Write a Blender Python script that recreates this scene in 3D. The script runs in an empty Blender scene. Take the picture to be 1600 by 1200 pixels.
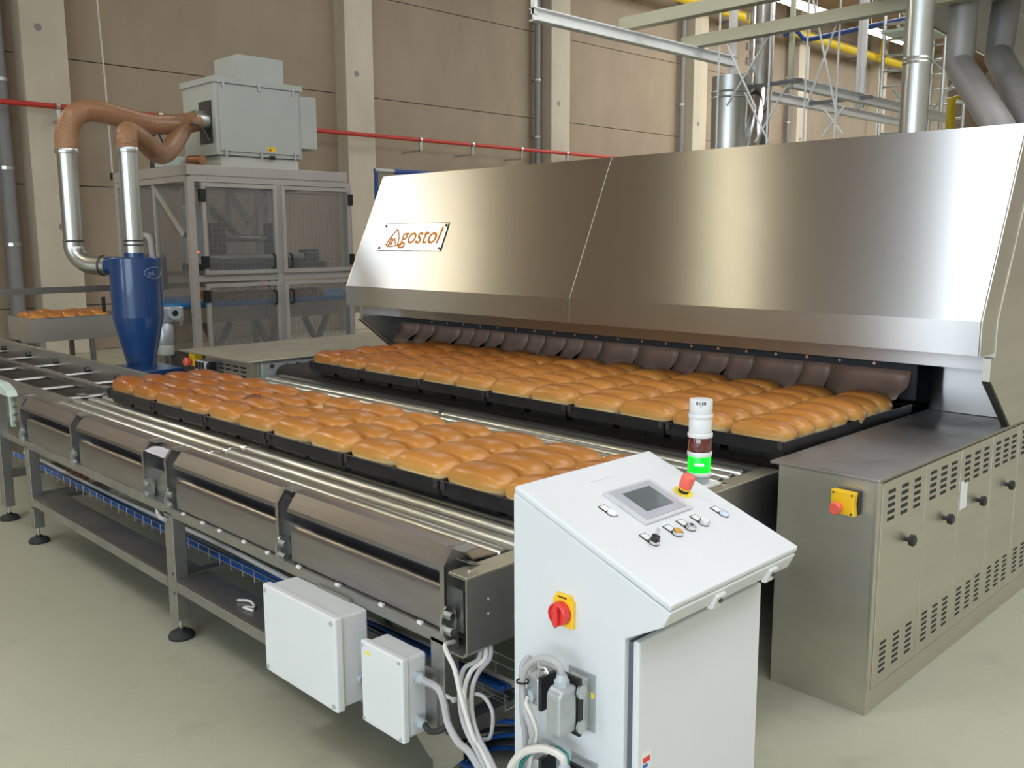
import bpy, bmesh, math, random
from mathutils import Vector, Matrix

random.seed(7)
SC = bpy.context.scene
COL = SC.collection

# ---------------------------------------------------------------- camera
cam_d = bpy.data.cameras.new('camera')
cam = bpy.data.objects.new('camera', cam_d)
COL.objects.link(cam)
YAW, PITCH, ROLL = -0.792783556, 0.155584783, 0.00370255972
F = Vector((math.sin(YAW) * math.cos(PITCH), math.cos(YAW) * math.cos(PITCH), -math.sin(PITCH)))
R0 = Vector((math.cos(YAW), -math.sin(YAW), 0))
D0 = F.cross(R0)
RR = R0 * math.cos(ROLL) + D0 * math.sin(ROLL)
DD = -R0 * math.sin(ROLL) + D0 * math.cos(ROLL)
U = -DD
cam.matrix_world = Matrix(((RR.x, U.x, -F.x, 0), (RR.y, U.y, -F.y, 0), (RR.z, U.z, -F.z, 1.8), (0, 0, 0, 1)))
cam_d.sensor_fit = 'HORIZONTAL'
cam_d.sensor_width = 36
cam_d.lens = 36 * 1441.0 / 1600
cam_d.clip_end = 200
SC.camera = cam

# ---------------------------------------------------------------- world, light, exposure
W = bpy.data.worlds.new('world')
SC.world = W
W.use_nodes = True
W.node_tree.nodes['Background'].inputs[0].default_value = (0.75, 0.85, 1.0, 1)
W.node_tree.nodes['Background'].inputs[1].default_value = 1.0
SC.view_settings.view_transform = 'Standard'
SC.view_settings.look = 'None'
SC.view_settings.exposure = -0.6
SC.view_settings.gamma = 1.0
SC.view_settings.use_curve_mapping = False
SC.cycles.max_bounces = 7
SC.cycles.diffuse_bounces = 4
SC.cycles.glossy_bounces = 4
SC.cycles.transparent_max_bounces = 8
SC.cycles.caustics_reflective = False
SC.cycles.caustics_refractive = False
SC.cycles.adaptive_threshold = 0.02
DAY = 10.0       # daylight panes in the gate wall (cool)
BRIGHT = 18.0   # clear tall panes
DOME = 75.0     # clear roof dome
WARM = 60.0     # yellow wall pane added to streak the hood
SKY = 6.5        # roof light domes
LAMP = 45.0      # fluorescent tubes (warm)

# ---------------------------------------------------------------- helpers
def newmat(name):
    m = bpy.data.materials.new(name)
    m.use_nodes = True
    nt = m.node_tree
    return m, nt, nt.nodes['Principled BSDF']

def P(b, **kw):
    for k, v in kw.items():
        b.inputs[k.replace('_', ' ')].default_value = v

def mat(name, col, rough=0.5, metal=0.0, var=0.0, vscale=8.0, col2=None, stretch=(1, 1, 1), bump=0.0, bscale=60.0,
        aniso=0.0, tangent=None, rvar=0.0, spec=0.5, coat=0.0, detail=4.0, thr=None):
    m, nt, b = newmat(name)
    c = (*col, 1)
    P(b, Roughness=rough, Metallic=metal)
    b.inputs['Base Color'].default_value = c
    b.inputs['Specular IOR Level'].default_value = spec
    if coat:
        b.inputs['Coat Weight'].default_value = coat
    if aniso:
        b.inputs['Anisotropic'].default_value = aniso
        cx = nt.nodes.new('ShaderNodeCombineXYZ')
        for i in range(3):
            cx.inputs[i].default_value = tangent[i]
        nt.links.new(cx.outputs[0], b.inputs['Tangent'])
    if var or rvar or bump:
        tc = nt.nodes.new('ShaderNodeTexCoord')
        mp = nt.nodes.new('ShaderNodeMapping')
        mp.inputs['Scale'].default_value = stretch
        nt.links.new(tc.outputs['Object'], mp.inputs['Vector'])
        nz = nt.nodes.new('ShaderNodeTexNoise')
        nz.inputs['Scale'].default_value = vscale
        nz.inputs['Detail'].default_value = detail
        nt.links.new(mp.outputs[0], nz.inputs['Vector'])
        if var:
            mx = nt.nodes.new('ShaderNodeMix')
            mx.data_type = 'RGBA'
            if col2 is None:
                col2 = tuple(max(0, x * (1 - var)) for x in col)
            mx.inputs[6].default_value = c
            mx.inputs[7].default_value = (*col2, 1)
            rp = nt.nodes.new('ShaderNodeMapRange')
            lo, hi = thr or (0.35, 0.7)
            rp.inputs[1].default_value = lo
            rp.inputs[2].default_value = hi
            nt.links.new(nz.outputs['Fac'], rp.inputs[0])
            nt.links.new(rp.outputs[0], mx.inputs[0])
            nt.links.new(mx.outputs[2], b.inputs['Base Color'])
        if rvar:
            rp2 = nt.nodes.new('ShaderNodeMapRange')
            rp2.inputs[1].default_value = 0.3
            rp2.inputs[2].default_value = 0.7
            rp2.inputs[3].default_value = max(0.02, rough - rvar)
            rp2.inputs[4].default_value = rough + rvar
            nt.links.new(nz.outputs['Fac'], rp2.inputs[0])
            nt.links.new(rp2.outputs[0], b.inputs['Roughness'])
        if bump:
            n2 = nt.nodes.new('ShaderNodeTexNoise')
            n2.inputs['Scale'].default_value = bscale
            n2.inputs['Detail'].default_value = 3
            nt.links.new(mp.outputs[0], n2.inputs['Vector'])
            bp = nt.nodes.new('ShaderNodeBump')
            bp.inputs['Strength'].default_value = bump
            bp.inputs['Distance'].default_value = 0.01
            nt.links.new(n2.outputs['Fac'], bp.inputs['Height'])
            nt.links.new(bp.outputs[0], b.inputs['Normal'])
    return m

def emit(name, col, s):
    m, nt, b = newmat(name)
    P(b, Roughness=0.3)
    b.inputs['Base Color'].default_value = (*col, 1)
    b.inputs['Emission Color'].default_value = (*col, 1)
    b.inputs['Emission Strength'].default_value = s
    return m

class MB:
    def __init__(s):
        s.v = []
        s.f = []
    def add(s, vs, fs):
        o = len(s.v)
        s.v += [tuple(x) for x in vs]
        s.f += [tuple(i + o for i in f) for f in fs]
        return s
    def box(s, x0, x1, y0, y1, z0, z1):
        return s.add([(x0, y0, z0), (x1, y0, z0), (x1, y1, z0), (x0, y1, z0), (x0, y0, z1), (x1, y0, z1), (x1, y1, z1), (x0, y1, z1)],
                     [(0, 3, 2, 1), (4, 5, 6, 7), (0, 1, 5, 4), (1, 2, 6, 5), (2, 3, 7, 6), (3, 0, 4, 7)])
    def prism(s, poly, axis, a0, a1):
        n = len(poly)
        def p(u, v, a):
            return (a, u, v) if axis == 'x' else ((u, a, v) if axis == 'y' else (u, v, a))
        vs = [p(u, v, a0) for u, v in poly] + [p(u, v, a1) for u, v in poly]
        fs = [tuple(range(n)), tuple(range(2 * n - 1, n - 1, -1))] + [(i, i + n, (i + 1) % n + n, (i + 1) % n) for i in range(n)]
        return s.add(vs, fs)
    def beam(s, p0, p1, w, h=None, up=(0, 0, 1)):
        h = h or w
        p0, p1 = Vector(p0), Vector(p1)
        d = (p1 - p0).normalized()
        u = Vector(up)
        if abs(d.dot(u)) > 0.95:
            u = Vector((1, 0, 0))
        a = d.cross(u).normalized()
        b = a.cross(d).normalized()
        vs = []
        for p in (p0, p1):
            for i, j in ((-1, -1), (1, -1), (1, 1), (-1, 1)):
                vs.append(p + a * (i * w / 2) + b * (j * h / 2))
        return s.add(vs, [(0, 1, 2, 3), (7, 6, 5, 4), (0, 4, 5, 1), (1, 5, 6, 2), (2, 6, 7, 3), (3, 7, 4, 0)])
    def tube(s, pts, r, n=10, caps=True):
        pts = [Vector(p) for p in pts]
        rs = r if isinstance(r, (list, tuple)) else [r] * len(pts)
        t0 = (pts[1] - pts[0]).normalized()
        a = t0.orthogonal().normalized()
        vs, fs = [], []
        prev = t0
        for i, p in enumerate(pts):
            t = (pts[min(i + 1, len(pts) - 1)] - pts[max(i - 1, 0)]).normalized()
            if t.length < 1e-6:
                t = prev
            q = prev.rotation_difference(t)
            a = q @ a
            a = (a - t * a.dot(t)).normalized()
            prev = t
            b = t.cross(a)
            for k in range(n):
                an = 2 * math.pi * k / n
                vs.append(p + (a * math.cos(an) + b * math.sin(an)) * rs[i])
        for i in range(len(pts) - 1):
            for k in range(n):
                k2 = (k + 1) % n
                fs.append((i * n + k, i * n + k2, (i + 1) * n + k2, (i + 1) * n + k))
        if caps:
            fs.append(tuple(range(n - 1, -1, -1)))
            fs.append(tuple((len(pts) - 1) * n + k for k in range(n)))
        return s.add(vs, fs)
    def cyl(s, p0, p1, r, r1=None, n=16, caps=True):
        return s.tube([p0, p1], [r, r if r1 is None else r1], n, caps)
    def lathe(s, prof, c, n=24):
        vs, fs = [], []
        for r, z in prof:
            for k in range(n):
                a = 2 * math.pi * k / n
                vs.append((c[0] + r * math.cos(a), c[1] + r * math.sin(a), c[2] + z))
        for i in range(len(prof) - 1):
            for k in range(n):
                k2 = (k + 1) % n
                fs.append((i * n + k, i * n + k2, (i + 1) * n + k2, (i + 1) * n + k))
        fs.append(tuple(range(n - 1, -1, -1)))
        fs.append(tuple((len(prof) - 1) * n + k for k in range(n)))
        return s.add(vs, fs)
    def mesh(s, name, m, smooth=False):
        me = bpy.data.meshes.new(name)
        me.from_pydata(s.v, [], s.f)
        bm = bmesh.new()
        bm.from_mesh(me)
        bmesh.ops.recalc_face_normals(bm, faces=bm.faces)
        bm.to_mesh(me)
        bm.free()
        if m:
            me.materials.append(m)
        if smooth:
            for p in me.polygons:
                p.use_smooth = True
            me.set_sharp_from_angle(angle=math.radians(42))
        return me
    def build(s, name, m, parent=None, smooth=False, bevel=0.0, label=None):
        return link(s.mesh(name, m, smooth), name, parent, bevel, label)

def link(me, name, parent=None, bevel=0.0, label=None):
    o = bpy.data.objects.new(name, me)
    COL.objects.link(o)
    if parent is not None:
        o.parent = parent
        o.matrix_parent_inverse = world_of(parent).inverted()
    if bevel:
        md = o.modifiers.new('bevel', 'BEVEL')
        md.width = bevel
        md.segments = 2
        md.limit_method = 'ANGLE'
        md.angle_limit = math.radians(35)
    if label:
        o['label'] = label
    return o

def world_of(o):
    m = o.matrix_basis.copy()
    p = o
    if o.parent:
        m = world_of(o.parent) @ o.matrix_parent_inverse @ m
    return m

def tag(o, label, cat, group=None):
    o['label'] = label
    o['category'] = cat
    if group:
        o['group'] = group
    return o

def thing(name, label, cat, loc=(0, 0, 0), group=None):
    o = bpy.data.objects.new(name, None)
    o.empty_display_size = 0.1
    o.location = loc
    COL.objects.link(o)
    return tag(o, label, cat, group)

def struct(o, label=None):
    o['kind'] = 'structure'
    if label:
        o['label'] = label
    return o

def copy_to(src, parent, loc=None, rot=None):
    c = src.copy()
    COL.objects.link(c)
    c.parent = parent
    c.matrix_parent_inverse = Matrix.Identity(4)
    if loc is not None:
        c.location = loc
    if rot is not None:
        c.rotation_euler = rot
    return c

def spl(pts, n=8):
    """Catmull-Rom through the points"""
    P_ = [Vector(p) for p in pts]
    P_ = [P_[0] * 2 - P_[1]] + P_ + [P_[-1] * 2 - P_[-2]]
    out = []
    for i in range(1, len(P_) - 2):
        a, b, c, d = P_[i - 1:i + 3]
        for k in range(n):
            t = k / n
            out.append(0.5 * ((2 * b) + (c - a) * t + (2 * a - 5 * b + 4 * c - d) * t * t + (3 * b - a - 3 * c + d) * t ** 3))
    out.append(P_[-2])
    return out

def text_mesh(name, txt, m, size, shear=0.0, extrude=0.0005, bold=0.0):
    cu = bpy.data.curves.new(name, 'FONT')
    cu.body = txt
    cu.size = size
    cu.shear = shear
    cu.extrude = extrude
    cu.offset = bold
    cu.align_x = 'CENTER'
    cu.align_y = 'CENTER'
    o = bpy.data.objects.new(name, cu)
    COL.objects.link(o)
    dg = bpy.context.evaluated_depsgraph_get()
    me = bpy.data.meshes.new_from_object(o.evaluated_get(dg))
    bpy.data.objects.remove(o)
    me.materials.clear()
    me.materials.append(m)
    return me

ORD = ['first', 'second', 'third', 'fourth', 'fifth', 'sixth', 'seventh', 'eighth', 'ninth', 'tenth', 'eleventh', 'twelfth']

# ---------------------------------------------------------------- materials
M = {}
def floor_mat():
    m, nt, b = newmat('floor_epoxy')
    tc = nt.nodes.new('ShaderNodeTexCoord')
    n1 = nt.nodes.new('ShaderNodeTexNoise'); n1.inputs['Scale'].default_value = 0.55; n1.inputs['Detail'].default_value = 5
    n2 = nt.nodes.new('ShaderNodeTexNoise'); n2.inputs['Scale'].default_value = 260; n2.inputs['Detail'].default_value = 2
    n3 = nt.nodes.new('ShaderNodeTexNoise'); n3.inputs['Scale'].default_value = 6.0; n3.inputs['Detail'].default_value = 8
    for n in (n1, n2, n3):
        nt.links.new(tc.outputs['Object'], n.inputs['Vector'])
    r1 = nt.nodes.new('ShaderNodeValToRGB')
    r1.color_ramp.elements[0].position = 0.35; r1.color_ramp.elements[0].color = (0.44, 0.435, 0.32, 1)
    r1.color_ramp.elements[1].position = 0.68; r1.color_ramp.elements[1].color = (0.485, 0.475, 0.345, 1)
    nt.links.new(n1.outputs['Fac'], r1.inputs[0])
    mx = nt.nodes.new('ShaderNodeMix'); mx.data_type = 'RGBA'; mx.blend_type = 'MULTIPLY'; mx.inputs[0].default_value = 0.5
    r2 = nt.nodes.new('ShaderNodeValToRGB')
    r2.color_ramp.elements[0].position = 0.3; r2.color_ramp.elements[0].color = (0.72, 0.72, 0.70, 1)
    r2.color_ramp.elements[1].position = 0.62; r2.color_ramp.elements[1].color = (1, 1, 1, 1)
    nt.links.new(n2.outputs['Fac'], r2.inputs[0])
    nt.links.new(r1.outputs[0], mx.inputs[6]); nt.links.new(r2.outputs[0], mx.inputs[7])
    mx2 = nt.nodes.new('ShaderNodeMix'); mx2.data_type = 'RGBA'; mx2.blend_type = 'MULTIPLY'; mx2.inputs[0].default_value = 0.22
    r3 = nt.nodes.new('ShaderNodeValToRGB')
    r3.color_ramp.elements[0].position = 0.27; r3.color_ramp.elements[0].color = (0.55, 0.53, 0.48, 1)
    r3.color_ramp.elements[1].position = 0.45; r3.color_ramp.elements[1].color = (1, 1, 1, 1)
    nt.links.new(n3.outputs['Fac'], r3.inputs[0])
    nt.links.new(mx.outputs[2], mx2.inputs[6]); nt.links.new(r3.outputs[0], mx2.inputs[7])
    nt.links.new(mx2.outputs[2], b.inputs['Base Color'])
    P(b, Roughness=0.42)
    return m
M['floor'] = floor_mat()
M['wall'] = mat('wall_concrete', (0.355, 0.28, 0.20), 0.9, var=0.14, vscale=1.3, stretch=(1, 1, 0.5), detail=8, bump=0.15, bscale=40)
M['joint'] = mat('wall_joint', (0.14, 0.115, 0.09), 0.9)
M['column'] = mat('column_concrete', (0.60, 0.53, 0.41), 0.85, var=0.16, vscale=1.6, stretch=(1, 1, 0.35), detail=8)
M['roof'] = mat('roof_boards', (0.40, 0.27, 0.18), 0.7, var=0.3, vscale=3, stretch=(0.3, 4, 1))
M['plain_wall'] = mat('plain_wall', (0.50, 0.46, 0.40), 0.9, var=0.1, vscale=1)
M['steel'] = mat('brushed_steel', (0.575, 0.58, 0.585), 0.32, 1.0, aniso=0.97, tangent=(0, 0.41, 0.91))
M['steel_v'] = mat('brushed_steel_upright', (0.68, 0.65, 0.57), 0.40, 1.0, aniso=0.6, tangent=(0.7, 0.7, 0), var=0.12, vscale=2.0, stretch=(2, 0.2, 3), rvar=0.05)
M['steel_dull'] = mat('dull_steel', (0.50, 0.48, 0.455), 0.42, 1.0, var=0.22, vscale=5, rvar=0.08, detail=6)
M['frame'] = mat('frame_steel', (0.41, 0.40, 0.375), 0.40, 0.9, var=0.2, vscale=4, rvar=0.08, detail=6)
M['guard'] = mat('guard_steel', (0.41, 0.395, 0.41), 0.33, 1.0, var=0.18, vscale=4, stretch=(0.4, 3, 3), rvar=0.05)
M['tabletop'] = mat('table_steel', (0.60, 0.56, 0.43), 0.45, 0.85, var=0.2, vscale=3, rvar=0.06)
M['zinc'] = mat('roller_zinc', (0.66, 0.69, 0.64), 0.36, 1.0, var=0.2, vscale=5, stretch=(1, 0.3, 0.3), rvar=0.05, detail=8)
M['galv'] = mat('galvanised_duct', (0.60, 0.62, 0.59), 0.34, 1.0, var=0.08, vscale=3)
M['chrome'] = mat('chrome', (0.75, 0.75, 0.74), 0.15, 1.0)
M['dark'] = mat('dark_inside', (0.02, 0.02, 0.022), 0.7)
M['darksteel'] = mat('dark_steel', (0.10, 0.095, 0.09), 0.5, 0.7, var=0.3, vscale=6)
M['pan'] = mat('pan_black', (0.014, 0.013, 0.015), 0.36, 0.2, var=0.5, vscale=12, col2=(0.035, 0.03, 0.03), thr=(0.5, 0.8), rvar=0.1)
M['belt'] = mat('mesh_belt', (0.055, 0.045, 0.04), 0.55, 0.6, var=0.4, vscale=90, bump=0.8, bscale=220)
M['curtain'] = mat('curtain_ptfe', (0.24, 0.155, 0.115), 0.38, 0.0, var=0.2, vscale=6, rvar=0.06)
M['white'] = mat('white_paint', (0.68, 0.695, 0.70), 0.36, var=0.03, vscale=3, bump=0.03, bscale=350)
M['boxwhite'] = mat('box_paint', (0.70, 0.705, 0.69), 0.40, var=0.03, vscale=3)
M['seal'] = mat('rubber_seal', (0.10, 0.11, 0.13), 0.6)
M['black'] = mat('black_plastic', (0.015, 0.015, 0.016), 0.4)
M['rubber'] = mat('black_rubber', (0.02, 0.02, 0.02), 0.7)
M['red'] = mat('red_plastic', (0.72, 0.045, 0.04), 0.35)
M['estop'] = mat('estop_red', (0.82, 0.13, 0.08), 0.4)
M['yellow'] = mat('yellow_plastic', (0.90, 0.55, 0.015), 0.45)
M['label'] = mat('label_yellow', (0.85, 0.68, 0.05), 0.6)
M['greyplastic'] = mat('grey_plastic', (0.42, 0.46, 0.48), 0.45)
M['alu'] = mat('cast_aluminium', (0.50, 0.52, 0.52), 0.42, 0.55, var=0.12, vscale=30)
M['cable'] = mat('grey_cable', (0.42, 0.41, 0.40), 0.5)
M['cable_w'] = mat('pale_cable', (0.66, 0.63, 0.57), 0.5)
M['cable_k'] = mat('black_cable', (0.025, 0.025, 0.028), 0.45)
M['cable_b'] = mat('blue_cable', (0.02, 0.12, 0.45), 0.35)
M['cable_g'] = mat('green_cable', (0.02, 0.22, 0.20), 0.4)
M['bluepaint'] = mat('blue_paint', (0.012, 0.05, 0.16), 0.30, var=0.12, vscale=2, coat=0.3)
M['beltblue'] = mat('blue_belt', (0.02, 0.18, 0.42), 0.5)
M['greypaint'] = mat('grey_green_paint', (0.44, 0.45, 0.40), 0.45, var=0.05, vscale=2)
M['mint'] = mat('mint_paint', (0.50, 0.58, 0.50), 0.45)
M['machframe'] = mat('machine_frame', (0.47, 0.43, 0.385), 0.45, 0.3, var=0.08, vscale=3)
M['pipe_red'] = mat('red_pipe', (0.50, 0.035, 0.025), 0.45)
M['pipe_yellow'] = mat('yellow_pipe', (0.78, 0.56, 0.02), 0.4)
M['pipe_blue'] = mat('blue_pipe', (0.03, 0.07, 0.24), 0.4)
M['pipe_grey'] = mat('grey_pipe', (0.22, 0.215, 0.215), 0.5)
M['beige'] = mat('beige_beam', (0.62, 0.59, 0.42), 0.5)
M['whitesteel'] = mat('white_steel', (0.90, 0.89, 0.85), 0.4)
M['plenum'] = mat('plenum_sheet', (0.46, 0.44, 0.42), 0.5, 0.3, var=0.12, vscale=2, stretch=(1, 4, 1))
M['bezel'] = mat('panel_bezel', (0.60, 0.60, 0.60), 0.35, 0.2)
M['bezel_in'] = mat('panel_bezel_inner', (0.40, 0.40, 0.44), 0.4)
M['screen'] = mat('screen_glass', (0.13, 0.155, 0.155), 0.18, var=0.25, vscale=9, coat=0.5)
M['tower_red'] = mat('tower_red', (0.10, 0.012, 0.010), 0.12, coat=1.0)
M['amber'] = mat('amber_button', (0.55, 0.30, 0.03), 0.3)
M['logo'] = mat('logo_orange', (0.62, 0.20, 0.03), 0.5)
M['logoplate'] = mat('logo_plate', (0.66, 0.63, 0.57), 0.28, 0.9, aniso=0.8, tangent=(0, 0.41, 0.91))
M['paper'] = mat('paper', (0.75, 0.75, 0.72), 0.7)
M['emblem'] = mat('emblem_print', (0.24, 0.28, 0.34), 0.5)
M['wood'] = mat('wood_block', (0.20, 0.07, 0.04), 0.7)
M['green_led'] = emit('green_lamp', (0.0, 0.85, 0.03), 0.9)
M['green_core'] = emit('green_lamp_core', (0.55, 1.0, 0.6), 6.0)
M['led_red'] = emit('indicator', (1.0, 0.15, 0.03), 1.5)
M['tube_light'] = emit('fluorescent_tube', (1.0, 0.86, 0.62), LAMP)
M['pane_day'] = emit('daylight_pane', (0.72, 0.85, 1.0), DAY)
M['pane_bright'] = emit('clear_daylight_pane', (0.80, 0.90, 1.0), BRIGHT)
M['pane_dome'] = emit('clear_dome_pane', (0.86, 0.93, 1.0), DOME)
M['pane_far_fill'] = emit('far_fill_pane', (0.92, 0.95, 1.0), 6.5)  # fill glow added to brighten the far hall
M['pane_dome_streak'] = emit('streak_dome_pane', (1.0, 0.88, 0.60), 75.0)  # warm glow made up for a yellow streak on the hood
M['pane_warm_streak'] = emit('warm_streak_pane', (1.0, 0.86, 0.55), WARM)  # warm glow made up for the hood's left yellow streak
M['pane_roof'] = emit('roof_light_pane', (0.92, 0.95, 1.0), SKY)

def bread_mat():
    m, nt, b = newmat('bread_crust')
    tc = nt.nodes.new('ShaderNodeTexCoord')
    oi = nt.nodes.new('ShaderNodeObjectInfo')
    sp = nt.nodes.new('ShaderNodeSeparateXYZ')
    nt.links.new(tc.outputs['Object'], sp.inputs[0])
    nz = nt.nodes.new('ShaderNodeTexNoise'); nz.inputs['Scale'].default_value = 14; nz.inputs['Detail'].default_value = 5
    ad = nt.nodes.new('ShaderNodeVectorMath'); ad.operation = 'ADD'
    mu = nt.nodes.new('ShaderNodeMath'); mu.operation = 'MULTIPLY'; mu.inputs[1].default_value = 37.0
    nt.links.new(oi.outputs['Random'], mu.inputs[0])
    nt.links.new(tc.outputs['Object'], ad.inputs[0]); nt.links.new(mu.outputs[0], ad.inputs[1])
    nt.links.new(ad.outputs[0], nz.inputs['Vector'])
    # height on the loaf (real bake colour: pale where the tin held it, brown on the crown)
    h = nt.nodes.new('ShaderNodeMath'); h.operation = 'MULTIPLY_ADD'; h.inputs[1].default_value = 0.018; h.inputs[2].default_value = -0.009
    nt.links.new(nz.outputs['Fac'], h.inputs[0])
    hz = nt.nodes.new('ShaderNodeMath'); hz.operation = 'ADD'
    nt.links.new(sp.outputs[2], hz.inputs[0]); nt.links.new(h.outputs[0], hz.inputs[1])
    mr = nt.nodes.new('ShaderNodeMapRange'); mr.inputs[1].default_value = 0.0; mr.inputs[2].default_value = 0.088
    nt.links.new(hz.outputs[0], mr.inputs[0])
    cr = nt.nodes.new('ShaderNodeValToRGB')
    e = cr.color_ramp.elements
    e[0].position = 0.0; e[0].color = (0.74, 0.57, 0.34, 1)
    e[1].position = 1.0; e[1].color = (0.36, 0.135, 0.030, 1)
    for p, c in ((0.07, (0.72, 0.51, 0.26, 1)), (0.19, (0.58, 0.30, 0.085, 1)), (0.60, (0.47, 0.20, 0.046, 1))):
        k = e.new(p); k.color = c
    nt.links.new(mr.outputs[0], cr.inputs[0])
    mx = nt.nodes.new('ShaderNodeMix'); mx.data_type = 'RGBA'; mx.blend_type = 'MULTIPLY'; mx.inputs[0].default_value = 1
    nt.links.new(cr.outputs[0], mx.inputs[6]); nt.links.new(oi.outputs['Color'], mx.inputs[7])
    nt.links.new(mx.outputs[2], b.inputs['Base Color'])
    P(b, Roughness=0.30)
    b.inputs['Specular IOR Level'].default_value = 0.36
    b.inputs['Subsurface Weight'].default_value = 0.0
    n2 = nt.nodes.new('ShaderNodeTexNoise'); n2.inputs['Scale'].default_value = 22; n2.inputs['Detail'].default_value = 3
    nt.links.new(ad.outputs[0], n2.inputs['Vector'])
    bp = nt.nodes.new('ShaderNodeBump'); bp.inputs['Strength'].default_value = 0.12; bp.inputs['Distance'].default_value = 0.02
    nt.links.new(n2.outputs['Fac'], bp.inputs['Height']); nt.links.new(bp.outputs[0], b.inputs['Normal'])
    return m
M['bread'] = bread_mat()
M['crust_burn'] = mat('torn_crust', (0.20, 0.055, 0.02), 0.5, var=0.3, vscale=30)
M['crumb'] = mat('bread_crumb', (0.60, 0.36, 0.14), 0.8, var=0.2, vscale=40)

def clear_mat(name, tint, opacity, rough=0.15, wires=False):
    m, nt, b = newmat(name)
    out = nt.nodes['Material Output']
    P(b, Roughness=rough)
    b.inputs['Base Color'].default_value = (*tint, 1)
    tr = nt.nodes.new('ShaderNodeBsdfTransparent')
    tr.inputs[0].default_value = (*(min(1, 0.55 + 0.45 * t) for t in tint), 1)
    ms = nt.nodes.new('ShaderNodeMixShader')
    ms.inputs[0].default_value = opacity
    nt.links.new(tr.outputs[0], ms.inputs[1]); nt.links.new(b.outputs[0], ms.inputs[2])
    nt.links.new(ms.outputs[0], out.inputs['Surface'])
    return m
M['poly'] = clear_mat('polycarbonate_sheet', (0.60, 0.59, 0.57), 0.12)
M['hose'] = clear_mat('orange_hose', (0.48, 0.26, 0.13), 0.55, 0.3)

# ================================================================ THE SETTING
WX = -15.8
o = struct(MB().box(-16.2, 10, -9, 46, -0.2, 0).build('floor', M['floor']), 'pale yellow-grey epoxy hall floor')
wl = struct(MB().box(-16.2, WX - 0.06, -9, 46, 0, 9.2).build('wall_left', M['joint']), 'taupe concrete panel wall of the hall')
COLY = [5.25 + 5.82 * k for k in range(-3, 8)]
seams = [0.0, 0.75, 2.68, 4.65, 6.62, 8.6, 9.2]
pm = {}
for i, cy in enumerate(COLY):
    y0, y1 = cy + 0.012, cy + 5.82 - 0.012
    if y1 < 3 or y0 > 44:
        y0, y1 = max(y0, -8.9), min(y1, 45.9)
    y1 = min(y1, 45.9)
    for a, b_ in zip(seams[:-1], seams[1:]):
        MB().box(WX - 0.07, WX, y0, y1, a + 0.008, b_ - 0.008).build('panel', M['wall'], wl)
ci = 0
for cy in COLY:
    if cy < 4:
        continue
    ci += 1
    c = struct(MB().box(WX - 0.03, WX + 0.36, cy - 0.33, cy + 0.33, 0, 9.2).build('column', M['column'], bevel=0.015))
    for z, dy in ((2.02, 0.05), (5.0, -0.08)):
        MB().cyl((WX + 0.36, cy + dy, z), (WX + 0.366, cy + dy, z), 0.055, n=14).build('anchor_cap', M['pipe_grey'], c)
    c['label'] = 'pale concrete column standing against the taupe wall, %s from the left' % ORD[ci - 1]
struct(MB().box(-16.2, 10, -9, 46, 9.2, 9.4).build('ceiling', M['roof']), 'brown timber roof deck high over the hall')
struct(MB().box(10, 10.3, -9, 46, 0, 9.2).build('wall_right', M['plain_wall']))
struct(MB().box(-16.2, 10, 46, 46.3, 0, 9.2).build('wall_back', M['plain_wall']))
wf = struct(MB().box(-16.2, 10, -9.3, -9, 0, 9.2).build('wall_front', M['plain_wall']))

# windows in the walls behind the photographer and roof lights: hall daylight, plus some added for brightness and hood streaks
wn = 0
def window_or_fill(axis, a0, a1, z0, z1, m, cols=1, rows=1):
    global wn
    wn += 1
    def bx(u0, u1, d0, d1, c0, c1):
        return MB().box(u0, u1, -9 + d0, -9 + d1, c0, c1) if axis == 'x' else MB().box(WX + d0, WX + d1, u0, u1, c0, c1)
    w = struct(bx(a0 - 0.1, a1 + 0.1, 0, 0.05, z0 - 0.1, z1 + 0.1).build('window_or_fill_%d' % wn, M['greypaint']))
    for i in range(cols):
        for r in range(rows):
            u0 = a0 + (a1 - a0) * i / cols + 0.03
            u1 = a0 + (a1 - a0) * (i + 1) / cols - 0.03
            c0 = z0 + (z1 - z0) * r / rows + 0.03
            c1 = z0 + (z1 - z0) * (r + 1) / rows - 0.03
            bx(u0, u1, 0.05, 0.07, c0, c1).build('pane', M[m], w)
def roof_light_or_fill(x0, x1, y0, y1, m='pane_roof'):
    global wn
    wn += 1
    w = struct(MB().box(x0 - 0.12, x1 + 0.12, y0 - 0.12, y1 + 0.12, 9.14, 9.2).build('window_or_fill_%d' % wn, M['greypaint']))
    k = max(1, int(round((y1 - y0) / 4.0)))
    for i in range(k):
        a = y0 + (y1 - y0) * i / k + 0.04
        b_ = y0 + (y1 - y0) * (i + 1) / k - 0.04
        MB().box(x0, x1, a, b_, 9.10, 9.135).build('pane', M[m], w)
window_or_fill('x', -2.5, 7.5, 0.6, 5.2, 'pane_day', 4, 1)
window_or_fill('x', -7.0, -6.0, 0.8, 4.5, 'pane_bright', 1, 2)
window_or_fill('y', -0.35, 0.0, 6.4, 8.9, 'pane_dome', 1, 1)
window_or_fill('y', -2.6, -2.2, 6.4, 8.9, 'pane_warm_streak', 1, 1)  # added yellow pane, placed for the left warm streak on the hood
roof_light_or_fill(1.5, 6.0, -6, 10)
roof_light_or_fill(-4.95, -4.35, -3.3, -1.3, 'pane_dome')
roof_light_or_fill(-9.0, -8.6, -2.6, -1.4, 'pane_dome_streak')  # added warm dome, placed for the middle yellow streak on the hood
roof_light_or_fill(-12.5, -10.8, 8.0, 13)  # added to light the left of the hall without showing in the hood
roof_light_or_fill(-13.0, -7.0, 17, 40, 'pane_far_fill')  # added to brighten the far wall and background
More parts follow.
